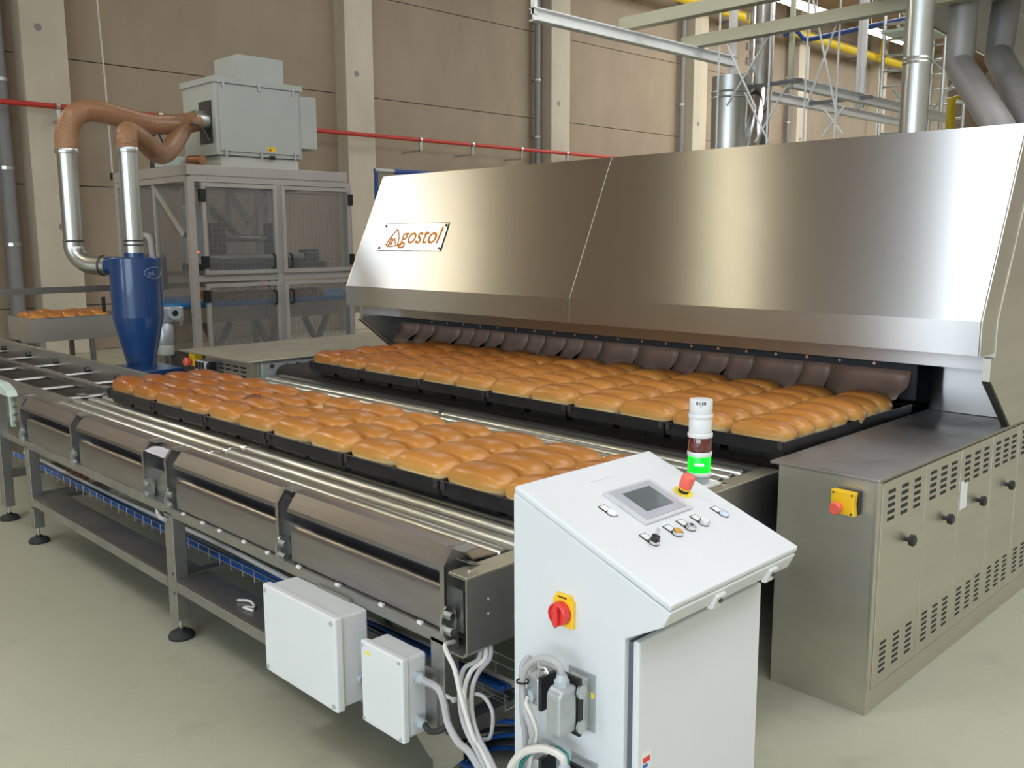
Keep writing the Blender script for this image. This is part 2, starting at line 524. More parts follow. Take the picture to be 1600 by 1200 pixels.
roof_light_or_fill(0.5, 6.0, 14, 30, 'pane_far_fill')  # added to light the side faces of the white rails
roof_light_or_fill(-3.0, 0.5, 6.0, 11.0, 'pane_roof')  # added to brighten the rails, plenum and cabinet top

# ---------------------------------------------------------------- wall pipes
t = thing('sprinkler_pipe', 'long thin red pipe running along the taupe wall', 'pipe', (WX + 0.55, 0, 3.83))
MB().cyl((WX + 0.55, -3, 3.83), (WX + 0.55, 40, 3.83), 0.04, n=10).build('pipe', M['pipe_red'], t, True)
for y in (0.7, 5.3, 6.9, 9.8, 12.4, 13.85, 15.35, 16.9, 19, 22):
    MB().box(WX + 0.53, WX + 0.57, y - 0.03, y + 0.03, 3.62, 3.79).cyl((WX + 0.55, y - 0.03, 3.83), (WX + 0.55, y + 0.03, 3.83), 0.055, n=10) \
        .box(WX, WX + 0.57, y - 0.015, y + 0.015, 3.60, 3.63).build('hanger', M['galv'], t)
for k, (y, r) in enumerate(((4.62, 0.11), (16.28, 0.075), (22.1, 0.07), (28.0, 0.07))):
    t = thing('drain_pipe', ['thick grey downpipe at the left edge, beside the leftmost column', 'grey downpipe in the corner of the third column',
                             'slim grey downpipe beside the fourth column', 'slim grey downpipe beside the fifth column'][k], 'pipe', (WX + 0.16, y, 0))
    MB().cyl((WX + 0.16, y, 0.0), (WX + 0.16, y, 9.1), r, n=12).build('pipe', M['pipe_grey'], t, True)
    for z in (0.6, 1.75, 2.9, 4.2, 5.5, 6.8, 8.1):
        MB().cyl((WX + 0.16, y, z - 0.025), (WX + 0.16, y, z + 0.025), r + 0.012, n=12).box(WX, WX + 0.1, y - 0.02, y + 0.02, z - 0.02, z + 0.02).build('clamp', M['galv'], t)
t = thing('cable_drop', 'thin pale cable hanging down the wall behind the hoses', 'cable', (-15.6, 6.2, 2.8))
MB().tube(spl([(-15.6, 6.12, 9.1), (-15.6, 6.14, 6), (-15.6, 6.18, 4.4), (-15.6, 6.2, 2.9)]), 0.014, 6).build('cord', M['cable_w'], t, True)
MB().box(-15.63, -15.57, 6.17, 6.23, 2.78, 2.9).build('end_plug', M['cable_k'], t)
t = thing('barrier_rail', 'grey steel rail in front of the leftmost column', 'rail', (-11, 3.0, 0))
MB().box(-11.02, -10.98, 2.0, 6.2, 1.22, 1.29).build('top_rail', M['frame'], t)
for y in (2.9, 6.1):
    MB().box(-11.03, -10.97, y - 0.03, y + 0.03, 0, 1.22).build('post', M['frame'], t)

# ================================================================ TUNNEL OVEN
YH, ZB0, ZB1, YT, ZT = 4.18, 1.297, 1.445, 4.565, 2.30
XL, XR, XC = -6.10, -1.385, -3.745
ov = thing('tunnel_oven', 'wide stainless tunnel oven with a sloped hood over the bread outlet', 'oven', (-3.745, 4.2, 0))
def hood_panel(x0, x1):
    m = MB()
    t_ = 0.012
    m.prism([(YH, ZB0), (YH, ZB1), (YT, ZT), (YT + 0.5, ZT), (YT + 0.5, ZT - t_), (YT + 0.02, ZT - t_), (YH + t_, ZB1), (YH + t_, ZB0 + t_), (YH + 0.10, ZB0 + t_), (YH + 0.10, ZB0)], 'x', x0, x1)
    return m.build('hood_panel', M['steel'], ov)
hood_panel(XL + 0.02, XC - 0.003)
hood_panel(XC + 0.003, XR - 0.008)
MB().prism([(YH - 0.001, ZB0), (YH - 0.001, ZB1), (YT - 0.001, ZT), (YT + 0.02, ZT - 0.02), (YH + 0.02, ZB1), (YH + 0.02, ZB0)], 'x', XC - 0.0028, XC + 0.0028).build('seam_strip', M['chrome'], ov)
# end borders and cheeks
for s, x in ((1, XR), (-1, XL)):
    xa, xb = (x - 0.006, x) if s > 0 else (x, x + 0.016)
    MB().prism([(YH + 0.003, ZB0 - 0.002), (YH + 0.003, ZB1), (YT + 0.003, ZT - 0.004), (YT + 0.19, ZT - 0.004), (YH + 0.18, ZB1 - 0.012), (YH + 0.18, ZB0 - 0.002)], 'x', xa, xb).build('hood_border', M['steel_v'], ov)
    xa, xb = (x - 0.03, x + 0.004) if s > 0 else (x - 0.004, x + 0.03)
    MB().prism([(YH + 0.13, 1.275), (YH + 0.13, 1.17), (YH + 0.44, 0.927), (12, 0.927), (12, ZT - 0.01), (YT + 0.192, ZT - 0.01), (YH + 0.182, ZB1 - 0.012), (YH + 0.182, 1.275)], 'x', xa, xb).build('side_panel', M['steel_v'], ov)
    xa, xb = (x - 0.006, x + 0.0045) if s > 0 else (x - 0.0045, x + 0.006)
    MB().prism([(YH + 0.125, 1.172), (YH + 0.435, 0.927), (YH + 0.455, 0.927), (YH + 0.145, 1.172)], 'x', xa - 0.02, xb).build('edge_trim', M['darksteel'], ov)
MB().box(XL + 0.03, XR - 0.03, YH + 0.10, 4.50, ZB0 + 0.02, ZB0 + 0.032).build('hood_soffit', M['steel_dull'], ov)
MB().box(XL + 0.03, XR - 0.03, 4.50, 4.53, 1.195, ZB0 + 0.03).build('fascia', M['steel'], ov)
MB().box(-1.82, XR - 0.03, 4.80, 4.83, 0.93, 1.30).build('outlet_plate', M['steel'], ov)
MB().box(XL + 0.03, -5.955, 4.78, 4.81, 0.90, 1.30).build('outlet_plate', M['steel'], ov)
MB().box(-5.955, -1.82, 4.61, 4.63, 1.0, 1.30).build('curtain_mount', M['dark'], ov)
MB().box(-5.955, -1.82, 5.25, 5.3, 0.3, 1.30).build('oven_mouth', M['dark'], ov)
MB().box(-5.955, -1.82, 4.54, 4.61, 1.215, 1.30).build('curtain_rail', M['dark'], ov)
for k in range(21):
    x = -5.553 + 0.1855 * k
    if x < -1.85:
        MB().cyl((x, 4.598, 1.168), (x, 4.611, 1.168), 0.0085, n=8).build('bolt', M['chrome'], ov)
# curtain of overlapping strips, bottoms pushed out by the bread
xs_ = [-5.95]
while xs_[-1] < -2.12:
    xs_.append(xs_[-1] + random.choice((0.16, 0.19, 0.24, 0.30)))
xs_[-1] = -1.84
for x0, x1 in zip(xs_[:-1], xs_[1:]):
    lift = random.uniform(-0.003, 0.003)
    out = random.uniform(0.0, 0.012)
    curl = 0.04 if x1 > -1.85 else random.choice((0, 0, 0, 0.018, 0.03))
    prof = [(4.600, 1.145), (4.597, 1.115), (4.588, 1.09), (4.572, 1.065), (4.55 - out * 0.5, 1.042 + lift), (4.53 - out, 1.018 + lift), (4.52 - out, 0.985 + lift)]
    vs, fs = [], []
    for i, (y, z) in enumerate(prof):
        w = 0.0035 * max(0, i - 1) / 5
        q = curl * max(0, i - 3) / 3
        vs += [(x0 + w, y, z), (x0 * 0.66 + x1 * 0.34, y - 0.001, z), (x0 * 0.2 + x1 * 0.8, y - q * 0.2, z), (x1 - w - q * 0.3, y - q, z + q * 0.8)]
    for i in range(len(prof) - 1):
        for j in (0, 1, 2):
            fs.append((i * 4 + j, i * 4 + j + 1, i * 4 + j + 5, i * 4 + j + 4))
    ob = MB().add(vs, fs).build('curtain_strip', M['curtain'], ov, True)
    sd = ob.modifiers.new('thickness', 'SOLIDIFY'); sd.thickness = 0.002
# body behind the hood
MB().box(XL + 0.04, XR - 0.04, 5.3, 14, 0.05, 2.22).build('oven_body', M['steel_dull'], ov)
MB().box(XL + 0.04, XR - 0.04, YT + 0.5, 14, 2.22, ZT - 0.005).build('roof_sheet', M['steel_dull'], ov)
# outlet belt
MB().prism([(3.57, 0.752), (3.535, 0.762), (3.512, 0.787), (3.505, 0.817), (3.512, 0.848), (3.535, 0.873), (3.57, 0.883), (5.3, 0.883), (5.3, 0.752)], 'x', -6.05, -1.835).build('mesh_belt', M['belt'], ov, True)
MB().box(-6.06, -1.83, 3.65, 5.28, 0.30, 0.70).build('belt_housing', M['darksteel'], ov)

# logo plate on the hood
SL = math.atan2(YT - YH, ZT - ZB1)
def on_hood(x, s, off=0.0):
    """point on the sloped hood sheet, s metres up the slope from the bend"""
    ny, nz = -math.cos(SL), math.sin(SL)
    return Vector((x, YH + s * math.sin(SL) + ny * off, ZB1 + s * math.cos(SL) + nz * off))
HM = Matrix(((1, 0, 0, 0), (0, math.sin(SL), -math.cos(SL), 0), (0, math.cos(SL), math.sin(SL), 0), (0, 0, 0, 1)))
S0, S1 = 0.30, 0.52
lp = thing('logo_plate', 'polished maker plate with orange logo and lettering on the oven hood', 'sign', on_hood(-5.465, S0))
m = MB()
vs = [on_hood(x, s, o_) for o_ in (0.001, 0.004) for x, s in ((-5.84, S0), (-5.09, S0), (-5.09, S1), (-5.84, S1))]
m.add(vs, [(0, 1, 2, 3), (4, 5, 6, 7), (0, 1, 5, 4), (1, 2, 6, 5), (2, 3, 7, 6), (3, 0, 4, 7)]).build('plate', M['logoplate'], lp)
for x in (-5.82, -5.11):
    for s in (S0 + 0.02, S1 - 0.02):
        MB().cyl(on_hood(x, s, 0.003), on_hood(x, s, 0.009), 0.011, n=10).build('screw', M['darksteel'], lp)
for s in (S0, S1):
    MB().beam(on_hood(-5.84, s, 0.004), on_hood(-5.09, s, 0.004), 0.003).build('edge', M['darksteel'], lp)
MB().beam(on_hood(-5.09, S0, 0.004), on_hood(-5.09, S1, 0.004), 0.004).build('edge', M['darksteel'], lp)
tm = text_mesh('lettering', 'gostol', M['logo'], 0.185, shear=0.15, bold=0.002)
to = link(tm, 'lettering', lp)
to.matrix_parent_inverse = world_of(lp).inverted()
to.matrix_basis = Matrix.Translation(on_hood(-5.365, 0.415, 0.005)) @ HM
em = MB()
def stroke(pts, r=0.005):
    em.tube([on_hood(-5.75 + u, 0.345 + v, 0.005) for u, v in pts], r, 6)
stroke([(0, 0), (0.02, 0.045), (0.075, 0.12), (0.09, 0.125), (0.10, 0.115)])
stroke([(0, 0), (0.03, -0.012), (0.11, -0.008), (0.145, 0.0)])
stroke([(0.145, 0.0), (0.135, 0.06), (0.10, 0.115)])
stroke([(0.03, -0.005), (0.045, 0.05), (0.055, 0.06), (0.075, 0.0)])
stroke([(0.05, 0.0), (0.085, 0.055), (0.115, 0.005)])
stroke([(0.16, -0.004), (0.17, 0.0), (0.19, 0.002)])
em.build('emblem', M['logo'], lp)

# ================================================================ RIGHT DRIVE CABINET
CX0, CX1, CY0, CY1 = -1.795, -1.39, 3.255, 5.28
cb = thing('drive_cabinet', 'stainless cabinet with four louvred doors at the right side of the oven outlet', 'cabinet', (-1.59, 4.2, 0))
MB().box(CX0, CX1 - 0.012, CY0, CY1, 0.0, 0.915).build('body', M['steel_v'], cb)
MB().box(CX1 - 0.012, CX1 - 0.004, CY0 + 0.005, CY1, 0.0, 0.09).build('plinth', M['steel_v'], cb)
MB().box(CX0 - 0.035, CX1 + 0.006, CY0 - 0.012, CY1, 0.915, 0.927).build('top_plate', M['steel_dull'], cb, bevel=0.003)
MB().box(CX1 - 0.013, CX1 - 0.003, CY0, CY0 + 0.03, 0.0, 0.912).build('corner_post', M['steel_v'], cb)
slot_me = MB().box(0, 0.002, -0.030, 0.030, -0.0065, 0.0065).mesh('vent_slot', M['dark'])
slot_me2 = MB().box(0, 0.002, -0.026, 0.026, -0.005, 0.005).mesh('vent_slot_low', M['dark'])
dys = [3.287, 3.692, 4.066, 4.452, 4.82, 5.20]
for i in range(len(dys) - 1):
    a, b_ = dys[i] + 0.003, dys[i + 1] - 0.003
    d = MB().box(CX1 - 0.012, CX1, a, b_, 0.095, 0.905).build('door', M['steel_v'], cb, bevel=0.002)
    for r in range(5):
        for c_ in range(3):
            link(slot_me, 'vent_slot', d).location = (CX1 - 0.0005, a + (b_ - a) * (0.20 + 0.30 * c_), 0.862 - r * 0.0265)
    for r in range(6):
        for c_ in range(3):
            link(slot_me2, 'vent_slot', d).location = (CX1 - 0.0005, a + (b_ - a) * (0.20 + 0.30 * c_), 0.262 - r * 0.023)
    yk = a + (b_ - a) * 0.56
    MB().lathe([(0.010, 0), (0.009, 0.016), (0.022, 0.022), (0.024, 0.036), (0.018, 0.042)], (0, 0, 0), 14).build('knob', M['black'], d, True).matrix_basis = \
        Matrix.Translation((CX1, yk, 0.642)) @ Matrix.Rotation(math.pi / 2, 4, 'Y')
    if i == 2:
        MB().box(CX1, CX1 + 0.0015, a + 0.012, a + 0.09, 0.635, 0.76).build('notice', M['paper'], d)
MB().box(CX0 - 0.03, CX0 - 0.001, CY0 + 0.08, CY1, 0.0, 0.90).build('inner_wall', M['darksteel'], cb)
for z, w in ((0.745, 0.03), (0.72, 0.05)):
    pass
es = thing('emergency_stop_box', 'yellow emergency stop box on the drive cabinet end', 'switch', (-1.5, CY0, 0.83))
MB().box(-1.542, -1.450, CY0 - 0.022, CY0 - 0.001, 0.783, 0.872).build('base', M['black'], es, bevel=0.004)
MB().prism([(-1.548, 0.786), (-1.456, 0.781), (-1.461, 0.826), (-1.456, 0.871), (-1.548, 0.873)], 'y', CY0 - 0.055, CY0 - 0.022).build('cover', M['yellow'], es, bevel=0.003)
MB().lathe([(0.012, 0), (0.012, 0.018), (0.022, 0.022), (0.024, 0.036), (0.019, 0.044)], (0, 0, 0), 18).build('push_button', M['estop'], es, True).matrix_basis = \
    Matrix.Translation((-1.512, CY0 - 0.055, 0.812)) @ Matrix.Rotation(math.pi / 2, 4, 'X')
for x, z in ((-1.538, 0.863), (-1.466, 0.862), (-1.538, 0.795), (-1.466, 0.791)):
    MB().cyl((x, CY0 - 0.055, z), (x, CY0 - 0.058, z), 0.004, n=8).build('screw', M['darksteel'], es)

# ================================================================ LEFT SIDE CABINET
lt = thing('side_cabinet', 'low flat-topped steel cabinet at the left of the oven outlet', 'cabinet', (-6.6, 4.2, 0))
MB().box(-7.19, -6.075, 3.29, 6.5, 0.915, 0.927).build('top_plate', M['tabletop'], lt, bevel=0.002)
MB().box(-7.10, -6.16, 3.42, 6.5, 0.0, 0.915).build('body', M['steel_dull'], lt)
MB().box(-6.13, -6.10, 3.42, 5.3, 0.70, 0.912).build('side_plate', mat('pale_sheet', (0.55, 0.55, 0.54), 0.4, 0.5), lt, bevel=0.004)
MB().box(-6.20, -6.135, 3.39, 3.43, 0.65, 0.914).build('corner_post', M['tabletop'], lt)
MB().box(-6.92, -6.20, 3.385, 3.42, 0.62, 0.90).build('end_panel', mat('end_panel_steel', (0.62, 0.61, 0.58), 0.3, 0.9), lt)
for r in range(4):
    for c_ in range(4):
        MB().box(-6.70 + c_ * 0.115, -6.62 + c_ * 0.115, 3.382, 3.386, 0.845 - r * 0.032, 0.858 - r * 0.032).build('vent_slot', M['dark'], lt)
for y in (3.50, 3.63, 3.72):
    MB().cyl((-6.10, y, 0.875), (-6.088, y, 0.875), 0.016 if y < 3.6 else 0.011, n=10).build('bolt', M['darksteel'], lt)
es = thing('control_switch_box', 'small pale switch box with a red stop button on the side cabinet', 'switch', (-7.0, 3.32, 0.83))
MB().box(-7.0, -6.80, 3.33, 3.42, 0.70, 0.86).build('housing', M['boxwhite'], es, bevel=0.006)
for k in range(3):
    MB().box(-6.98 + k * 0.055, -6.945 + k * 0.055, 3.322, 3.332, 0.79, 0.85).build('rocker', M['black'], es)
MB().cyl((-6.79, 3.36, 0.82), (-6.74, 3.36, 0.82), 0.04, n=14).build('cable_gland', M['black'], es, True)
MB().box(-7.12, -7.01, 3.34, 3.41, 0.80, 0.90).build('stop_base', M['yellow'], es, bevel=0.004)
MB().lathe([(0.014, 0), (0.014, 0.02), (0.035, 0.025), (0.037, 0.05), (0.028, 0.06)], (0, 0, 0), 16).build('stop_button', M['estop'], es, True).matrix_basis = \
    Matrix.Translation((-7.075, 3.34, 0.835)) @ Matrix.Rotation(math.pi / 2, 4, 'X')

# ================================================================ ROLLER CONVEYOR
rc = thing('roller_conveyor', 'long steel roller conveyor with guard plates carrying the nearer pans', 'conveyor', (-3.95, 2.4, 0))
ZR = 0.838
# rollers (axes along the conveyor), two sections
RPY = 0.088
def roller_mesh(name, L):
    m = MB()
    r = 0.033
    xs = [0, 0.004, 0.02, L - 0.02, L - 0.004, L]
    m.tube([(x, 0, 0) for x in xs], [0.012, r - 0.004, r, r, r - 0.004, 0.012], 14)
    return m.mesh(name, M['zinc'], True)
LA, LB = 1.93, 1.95
rm_a, rm_b = roller_mesh('roller_long', LA), roller_mesh('roller_short', LB)
cap_me = MB().tube([(0, 0, 0), (0.004, 0, 0), (0.03, 0, 0)], [0.02, 0.0365, 0.0365], 14).mesh('end_cap', M['chrome'], True)
yr = 1.942
while yr < 3.42:
    for me, x in ((rm_a, -5.905), (rm_b, -3.955)):
        ro = link(me, 'roller', rc)
        ro.location = (x, yr, ZR - 0.033)
        if x > -5 and yr < 2.3:
            ec = bpy.data.objects.new('end_cap', cap_me)
            COL.objects.link(ec)
            ec.parent = ro
            ec.location = (-0.012, 0, 0)
    yr += RPY
MB().box(-5.92, -1.95, 1.90, 3.44, 0.715, 0.72).build('bed_plate', M['darksteel'], rc)
MB().box(-5.92, -1.94, 3.425, 3.485, 0.70, 0.832).build('rear_beam', M['frame'], rc)
MB().box(-3.975, -3.955, 1.90, 3.44, 0.60, 0.775).build('cross_member', M['frame'], rc)
MB().box(-5.985, -5.925, 1.78, 3.47, 0.62, 0.80).build('cross_member', M['frame'], rc, bevel=0.003)
# right end channel
MB().prism([(-1.985, 0.83), (-1.905, 0.83), (-1.905, 0.60), (-1.925, 0.58), (-1.985, 0.58), (-1.985, 0.586), (-1.928, 0.586), (-1.911, 0.602), (-1.911, 0.824), (-1.985, 0.824)], 'y', 1.69, 3.47).build('end_channel', M['frame'], rc)
MB().box(-1.985, -1.903, 1.69, 3.47, 0.826, 0.834).build('end_flange', M['tabletop'], rc, bevel=0.002)
for y in (1.74, 1.98, 2.6, 3.1):
    MB().cyl((-1.945, y, 0.833), (-1.945, y, 0.838), 0.010, n=8).build('bolt', M['chrome'], rc)
for z in (0.70, 0.745):
    MB().cyl((-1.906, 1.78, z), (-1.902, 1.78, z), 0.006, n=8).build('bolt', M['chrome'], rc)
# deck strip between guard and rollers
MB().prism([(1.775, 0.872), (1.80, 0.845), (1.905, 0.834), (1.905, 0.828), (1.80, 0.838), (1.773, 0.866)], 'x', -5.90, -2.0).build('deck_strip', mat('worn_plate', (0.46, 0.40, 0.30), 0.4, 0.8, var=0.35, vscale=14, stretch=(0.4, 3, 3), detail=8), rc)
# guard brackets and sloped guard sheets
BR = [-5.905, -5.075, -4.165, -3.925, -2.98, -2.035]
br_prof = [(1.700, 0.655), (1.700, 0.838), (1.738, 0.892), (1.795, 0.892), (1.795, 0.80), (1.765, 0.655)]
for i, x in enumerate(BR):
    b_ = MB().prism(br_prof, 'x', x, x + 0.012).build('guard_bracket', M['frame'], rc, bevel=0.0015)
    MB().prism([(1.698, 0.655), (1.698, 0.839), (1.736, 0.894), (1.742, 0.892), (1.706, 0.838), (1.706, 0.655)], 'x', x - 0.001, x + 0.020).build('flange', M['guard'], b_)
    if i in (1, 2, 3, 4, 5):
        MB().prism([(1.735, 0.884), (1.80, 0.884), (1.80, 0.888), (1.735, 0.888)], 'x', x + 0.01, x + 0.07).build('tongue', M['frame'], b_)
        MB().prism([(1.755, 0.845), (1.80, 0.830), (1.80, 0.834), (1.755, 0.849)], 'x', x + 0.01, x + 0.075).build('tongue', M['frame'], b_)
    c_ = MB().prism([(1.712 + 0.030 * math.cos(a), 0.66 + 0.055 * math.sin(a)) for a in [k * math.pi / 8 for k in range(16)]], 'x', x + 0.014, x + 0.024).build('clamp_plate', M['galv'], rc, True)
    for z in (0.635, 0.685):
        MB().cyl((x + 0.024, 1.708, z), (x + 0.046, 1.708, z), 0.013, n=6).build('nut', M['galv'], c_)
for (a, b_) in zip(BR[:-1], BR[1:]):
    if b_ - a < 0.3:
        prof = [(1.704, 0.845), (1.745, 0.872), (1.79, 0.872), (1.79, 0.868), (1.747, 0.868), (1.706, 0.841)]
    else:
        prof = [(1.704, 0.816), (1.707, 0.831), (1.745, 0.882), (1.785, 0.882), (1.785, 0.878), (1.747, 0.878), (1.711, 0.830), (1.708, 0.816)]
    MB().prism(prof, 'x', a + (0.02 if b_ - a < 0.3 or a < -5.5 else 0.075), b_ - 0.001).build('guard_sheet', M['guard'], rc)
MB().box(-5.90, -2.03, 1.775, 1.785, 0.74, 0.866).build('gap_shade_strip', M['dark'], rc)  # black strip in the guard gap, its inside shade put into the colour
for a, b_ in ((-5.88, -5.08), (-5.05, -4.17), (-3.90, -2.99), (-2.95, -2.04)):
    MB().prism([(1.716, 0.628), (1.716, 0.738), (1.722, 0.756), (1.738, 0.766), (1.772, 0.768), (1.772, 0.628)], 'x', a + 0.045, b_).build('side_cover', M['guard'], rc, True)
MB().prism([(1.75, 0.62), (1.75, 0.755), (1.90, 0.755), (1.90, 0.62)], 'x', -5.9, -1.99).build('side_beam', M['frame'], rc)
MB().box(-5.95, -3.90, 1.70, 1.752, 0.588, 0.628).build('long_rail', M['frame'], rc, bevel=0.003)
MB().box(-3.895, -2.015, 1.70, 1.752, 0.583, 0.623).build('long_rail', M['frame'], rc, bevel=0.003)
for x in (-3.78, -3.6, -3.45, -3.25, -3.07, -2.85, -2.6, -2.35, -2.15):
    MB().box(x, x + 0.022, 1.698, 1.708, 0.619, 0.629).build('clip', M['paper'], rc)
foot_me = MB().lathe([(0.058, 0.0), (0.060, 0.012), (0.050, 0.026), (0.018, 0.034), (0.018, 0.045)], (0, 0, 0), 18).mesh('foot', M['rubber'], True)
stem_me = MB().cyl((0, 0, 0.04), (0, 0, 0.11), 0.009, n=8).mesh('foot_stem', M['galv'], True)
def leg(parent, x, y, top=0.60, w=0.065, d=0.06, m='frame'):
    l = MB().box(x - w / 2, x + w / 2, y, y + d, 0.095, top).build('leg', M[m], parent, bevel=0.003)
    f_ = link(foot_me, 'foot', l); f_.location = (x, y + d / 2, 0)
    s_ = link(stem_me, 'foot_stem', l); s_.location = (x, y + d / 2, 0)
    return l
for x, w in ((-5.84, 0.07), (-3.925, 0.085), (-2.055, 0.065)):
    l = leg(rc, x, 1.70, 0.60, w)
    leg(rc, x, 3.36, 0.72, 0.06)
    MB().box(x - 0.03, x + 0.03, 1.76, 3.36, 0.25, 0.30).build('cross_rail', M['frame'], rc)
    MB().box(x - 0.03, x + 0.03, 1.76, 3.36, 0.66, 0.71).build('cross_rail', M['frame'], rc)
    for z in (0.225, 0.315):
        MB().cyl((x + 0.02, 1.6995, z), (x + 0.02, 1.702, z), 0.008, n=8).build('hole', M['dark'], l)
leg(rc, -4.85, 2.5, 0.70, 0.06)
leg(rc, -3.0, 2.5, 0.70, 0.06)
for x0, x1 in ((-5.80, -3.97), (-3.88, -2.02)):
    MB().box(x0, x1, 1.70, 1.706, 0.238, 0.292).box(x0, x1, 1.70, 1.86, 0.288, 0.294).build('lower_rail', M['frame'], rc)
MB().prism([(-2.16, 0.30), (-2.16, 0.235), (-2.10, 0.19), (-2.0, 0.19), (-1.94, 0.25), (-1.94, 0.30)], 'y', 1.699, 1.703).build('gusset', M['frame'], rc)
for x in (-4.72, -4.55):
    MB().prism([(x, 0.62), (x + 0.10, 0.62), (x + 0.07, 0.50), (x + 0.03, 0.50)], 'y', 1.90, 1.91).build('motor_bracket', M['frame'], rc)
MB().cyl((-4.75, 1.94, 0.56), (-4.42, 1.94, 0.56), 0.045, n=12).build('drive_motor', M['darksteel'], rc, True)

# cable tray under the conveyor
ct = thing('cable_tray', 'wire mesh cable tray slung under the roller conveyor', 'tray', (-4.5, 1.98, 0.33))
rung = MB().tube([(0, -0.07, 0.055), (0, -0.07, 0), (0, 0.09, 0), (0, 0.09, 0.075)], 0.0025, 5).mesh('rung', M['galv'])
x = -6.9
while x < -1.95:
    r_ = link(rung, 'rung', ct); r_.location = (x, 1.97, 0.32)
    x += 0.105
for y, z in ((1.90, 0.375), (1.90, 0.345), (1.95, 0.32), (2.01, 0.32), (2.06, 0.36), (2.06, 0.395)):
    MB().cyl((-6.9, y, z), (-1.95, y, z), 0.0025, n=5).build('long_wire', M['galv'], ct)
def cable(name, label, pts, r, m, n=8, cat='cable', g=None):
    return tag(MB().tube(spl(pts), r, n).build(name, M[m], None, True), label, cat, g)
cable('data_cable', 'bright blue cable lying in the wire tray', [(-6.9, 1.93, 0.336), (-5.6, 1.94, 0.337), (-4.6, 1.925, 0.336), (-3.4, 1.93, 0.336), (-2.7, 1.95, 0.338), (-2.05, 1.97, 0.336)], 0.0125, 'cable_b')
cable('data_cable', 'thinner blue cable against the back of the wire tray', [(-6.9, 1.96, 0.334), (-5.2, 1.965, 0.334), (-3.9, 1.96, 0.334), (-2.9, 1.985, 0.336), (-2.05, 2.0, 0.334)], 0.009, 'cable_b')
cable('power_cable', 'pale grey cable lying along the wire tray', [(-6.9, 2.0, 0.337), (-5.4, 1.985, 0.34), (-4.2, 2.005, 0.345), (-3.5, 1.98, 0.355), (-3.1, 1.985, 0.345), (-2.05, 2.025, 0.335)], 0.012, 'cable_w')
cable('power_cable', 'grey cable sagging between tray and conveyor front', [(-4.17, 1.78, 0.61), (-4.08, 1.72, 0.585), (-3.99, 1.692, 0.566), (-3.93, 1.69, 0.565)], 0.010, 'cable')
cable('teal_cable', 'thin teal wire looping over the cable tray', [(-3.05, 1.96, 0.345), (-2.95, 1.97, 0.40), (-2.8, 2.0, 0.39), (-2.7, 2.01, 0.345)], 0.006, 'cable_g')
t = tag(MB().tube(spl([(-3.45, 1.77, 0.302), (-3.4, 1.80, 0.303), (-3.33, 1.78, 0.303), (-3.36, 1.75, 0.302), (-3.30, 1.76, 0.302)]), 0.006, 6).build('cable_scrap', M['cable_w'], None, True), 'loose pale cable end lying on the lower conveyor rail', 'cable')
t = tag(MB().tube(spl([(-3.2, 1.765, 0.301), (-3.05, 1.76, 0.302), (-2.9, 1.77, 0.301), (-2.6, 1.765, 0.301)]), 0.007, 6).build('cable_scrap', M['cable_w'], None, True), 'pale cable lying along the lower rail towards the large box', 'cable')
# junction boxes
jb = thing('junction_box', 'large square white junction box below the conveyor rail', 'box', (-2.63, 1.63, 0.27))
MB().box(-2.85, -2.415, 1.595, 1.70, 0.275, 0.588).build('body', M['boxwhite'], jb, bevel=0.006)
l = MB().box(-2.86, -2.405, 1.565, 1.597, 0.268, 0.594).build('lid', M['boxwhite'], jb, bevel=0.006)
for x in (-2.84, -2.425):
    for z in (0.288, 0.574):
        MB().cyl((x, 1.566, z), (x, 1.560, z), 0.008, n=10).build('screw', M['cable'], l)
MB().cyl((-2.415, 1.66, 0.36), (-2.39, 1.66, 0.36), 0.016, n=8).build('cable_gland', M['greyplastic'], jb, True)
MB().box(-2.7, -2.5, 1.69, 1.71, 0.45, 0.60).build('mount_strap', M['frame'], jb)
jb = thing('junction_box', 'smaller upright white junction box with yellow sticker and two cable glands', 'box', (-2.2, 1.65, 0.27))
MB().box(-2.305, -2.105, 1.622, 1.70, 0.278, 0.541).build('body', M['boxwhite'], jb, bevel=0.010)
l = MB().box(-2.312, -2.098, 1.597, 1.624, 0.272, 0.547).build('lid', M['boxwhite'], jb, bevel=0.006)
for x in (-2.30, -2.112):
    for z in (0.285, 0.534):
        MB().cyl((x, 1.598, z), (x, 1.593, z), 0.006, n=10).build('screw', M['cable'], l)
MB().box(-2.287, -2.262, 1.5965, 1.598, 0.507, 0.517).build('sticker', M['label'], l)
for z in (0.47, 0.325):
    g_ = MB().cyl((-2.105, 1.66, z), (-2.09, 1.66, z), 0.021, n=6).cyl((-2.09, 1.66, z), (-2.072, 1.66, z), 0.018, 0.013, n=12).build('cable_gland', M['greyplastic'], jb, True)
MB().box(-2.12, -2.05, 1.69, 1.705, 0.30, 0.50).build('mount_strap', M['frame'], jb)
cable('gland_cable', 'thick grey cable curving from the upper gland of the smaller box', [(-2.075, 1.66, 0.47), (-2.04, 1.655, 0.475), (-1.990, 1.65, 0.475), (-1.967, 1.65, 0.438), (-1.95, 1.65, 0.382), (-1.90, 1.645, 0.345), (-1.84, 1.64, 0.335), (-1.77, 1.64, 0.27), (-1.72, 1.635, 0.18)], 0.0115, 'cable')
cable('gland_cable', 'short black cable curving from the lower gland of the smaller box', [(-2.075, 1.66, 0.325), (-2.045, 1.658, 0.315), (-2.00, 1.665, 0.335), (-1.985, 1.69, 0.36)], 0.010, 'cable_k')
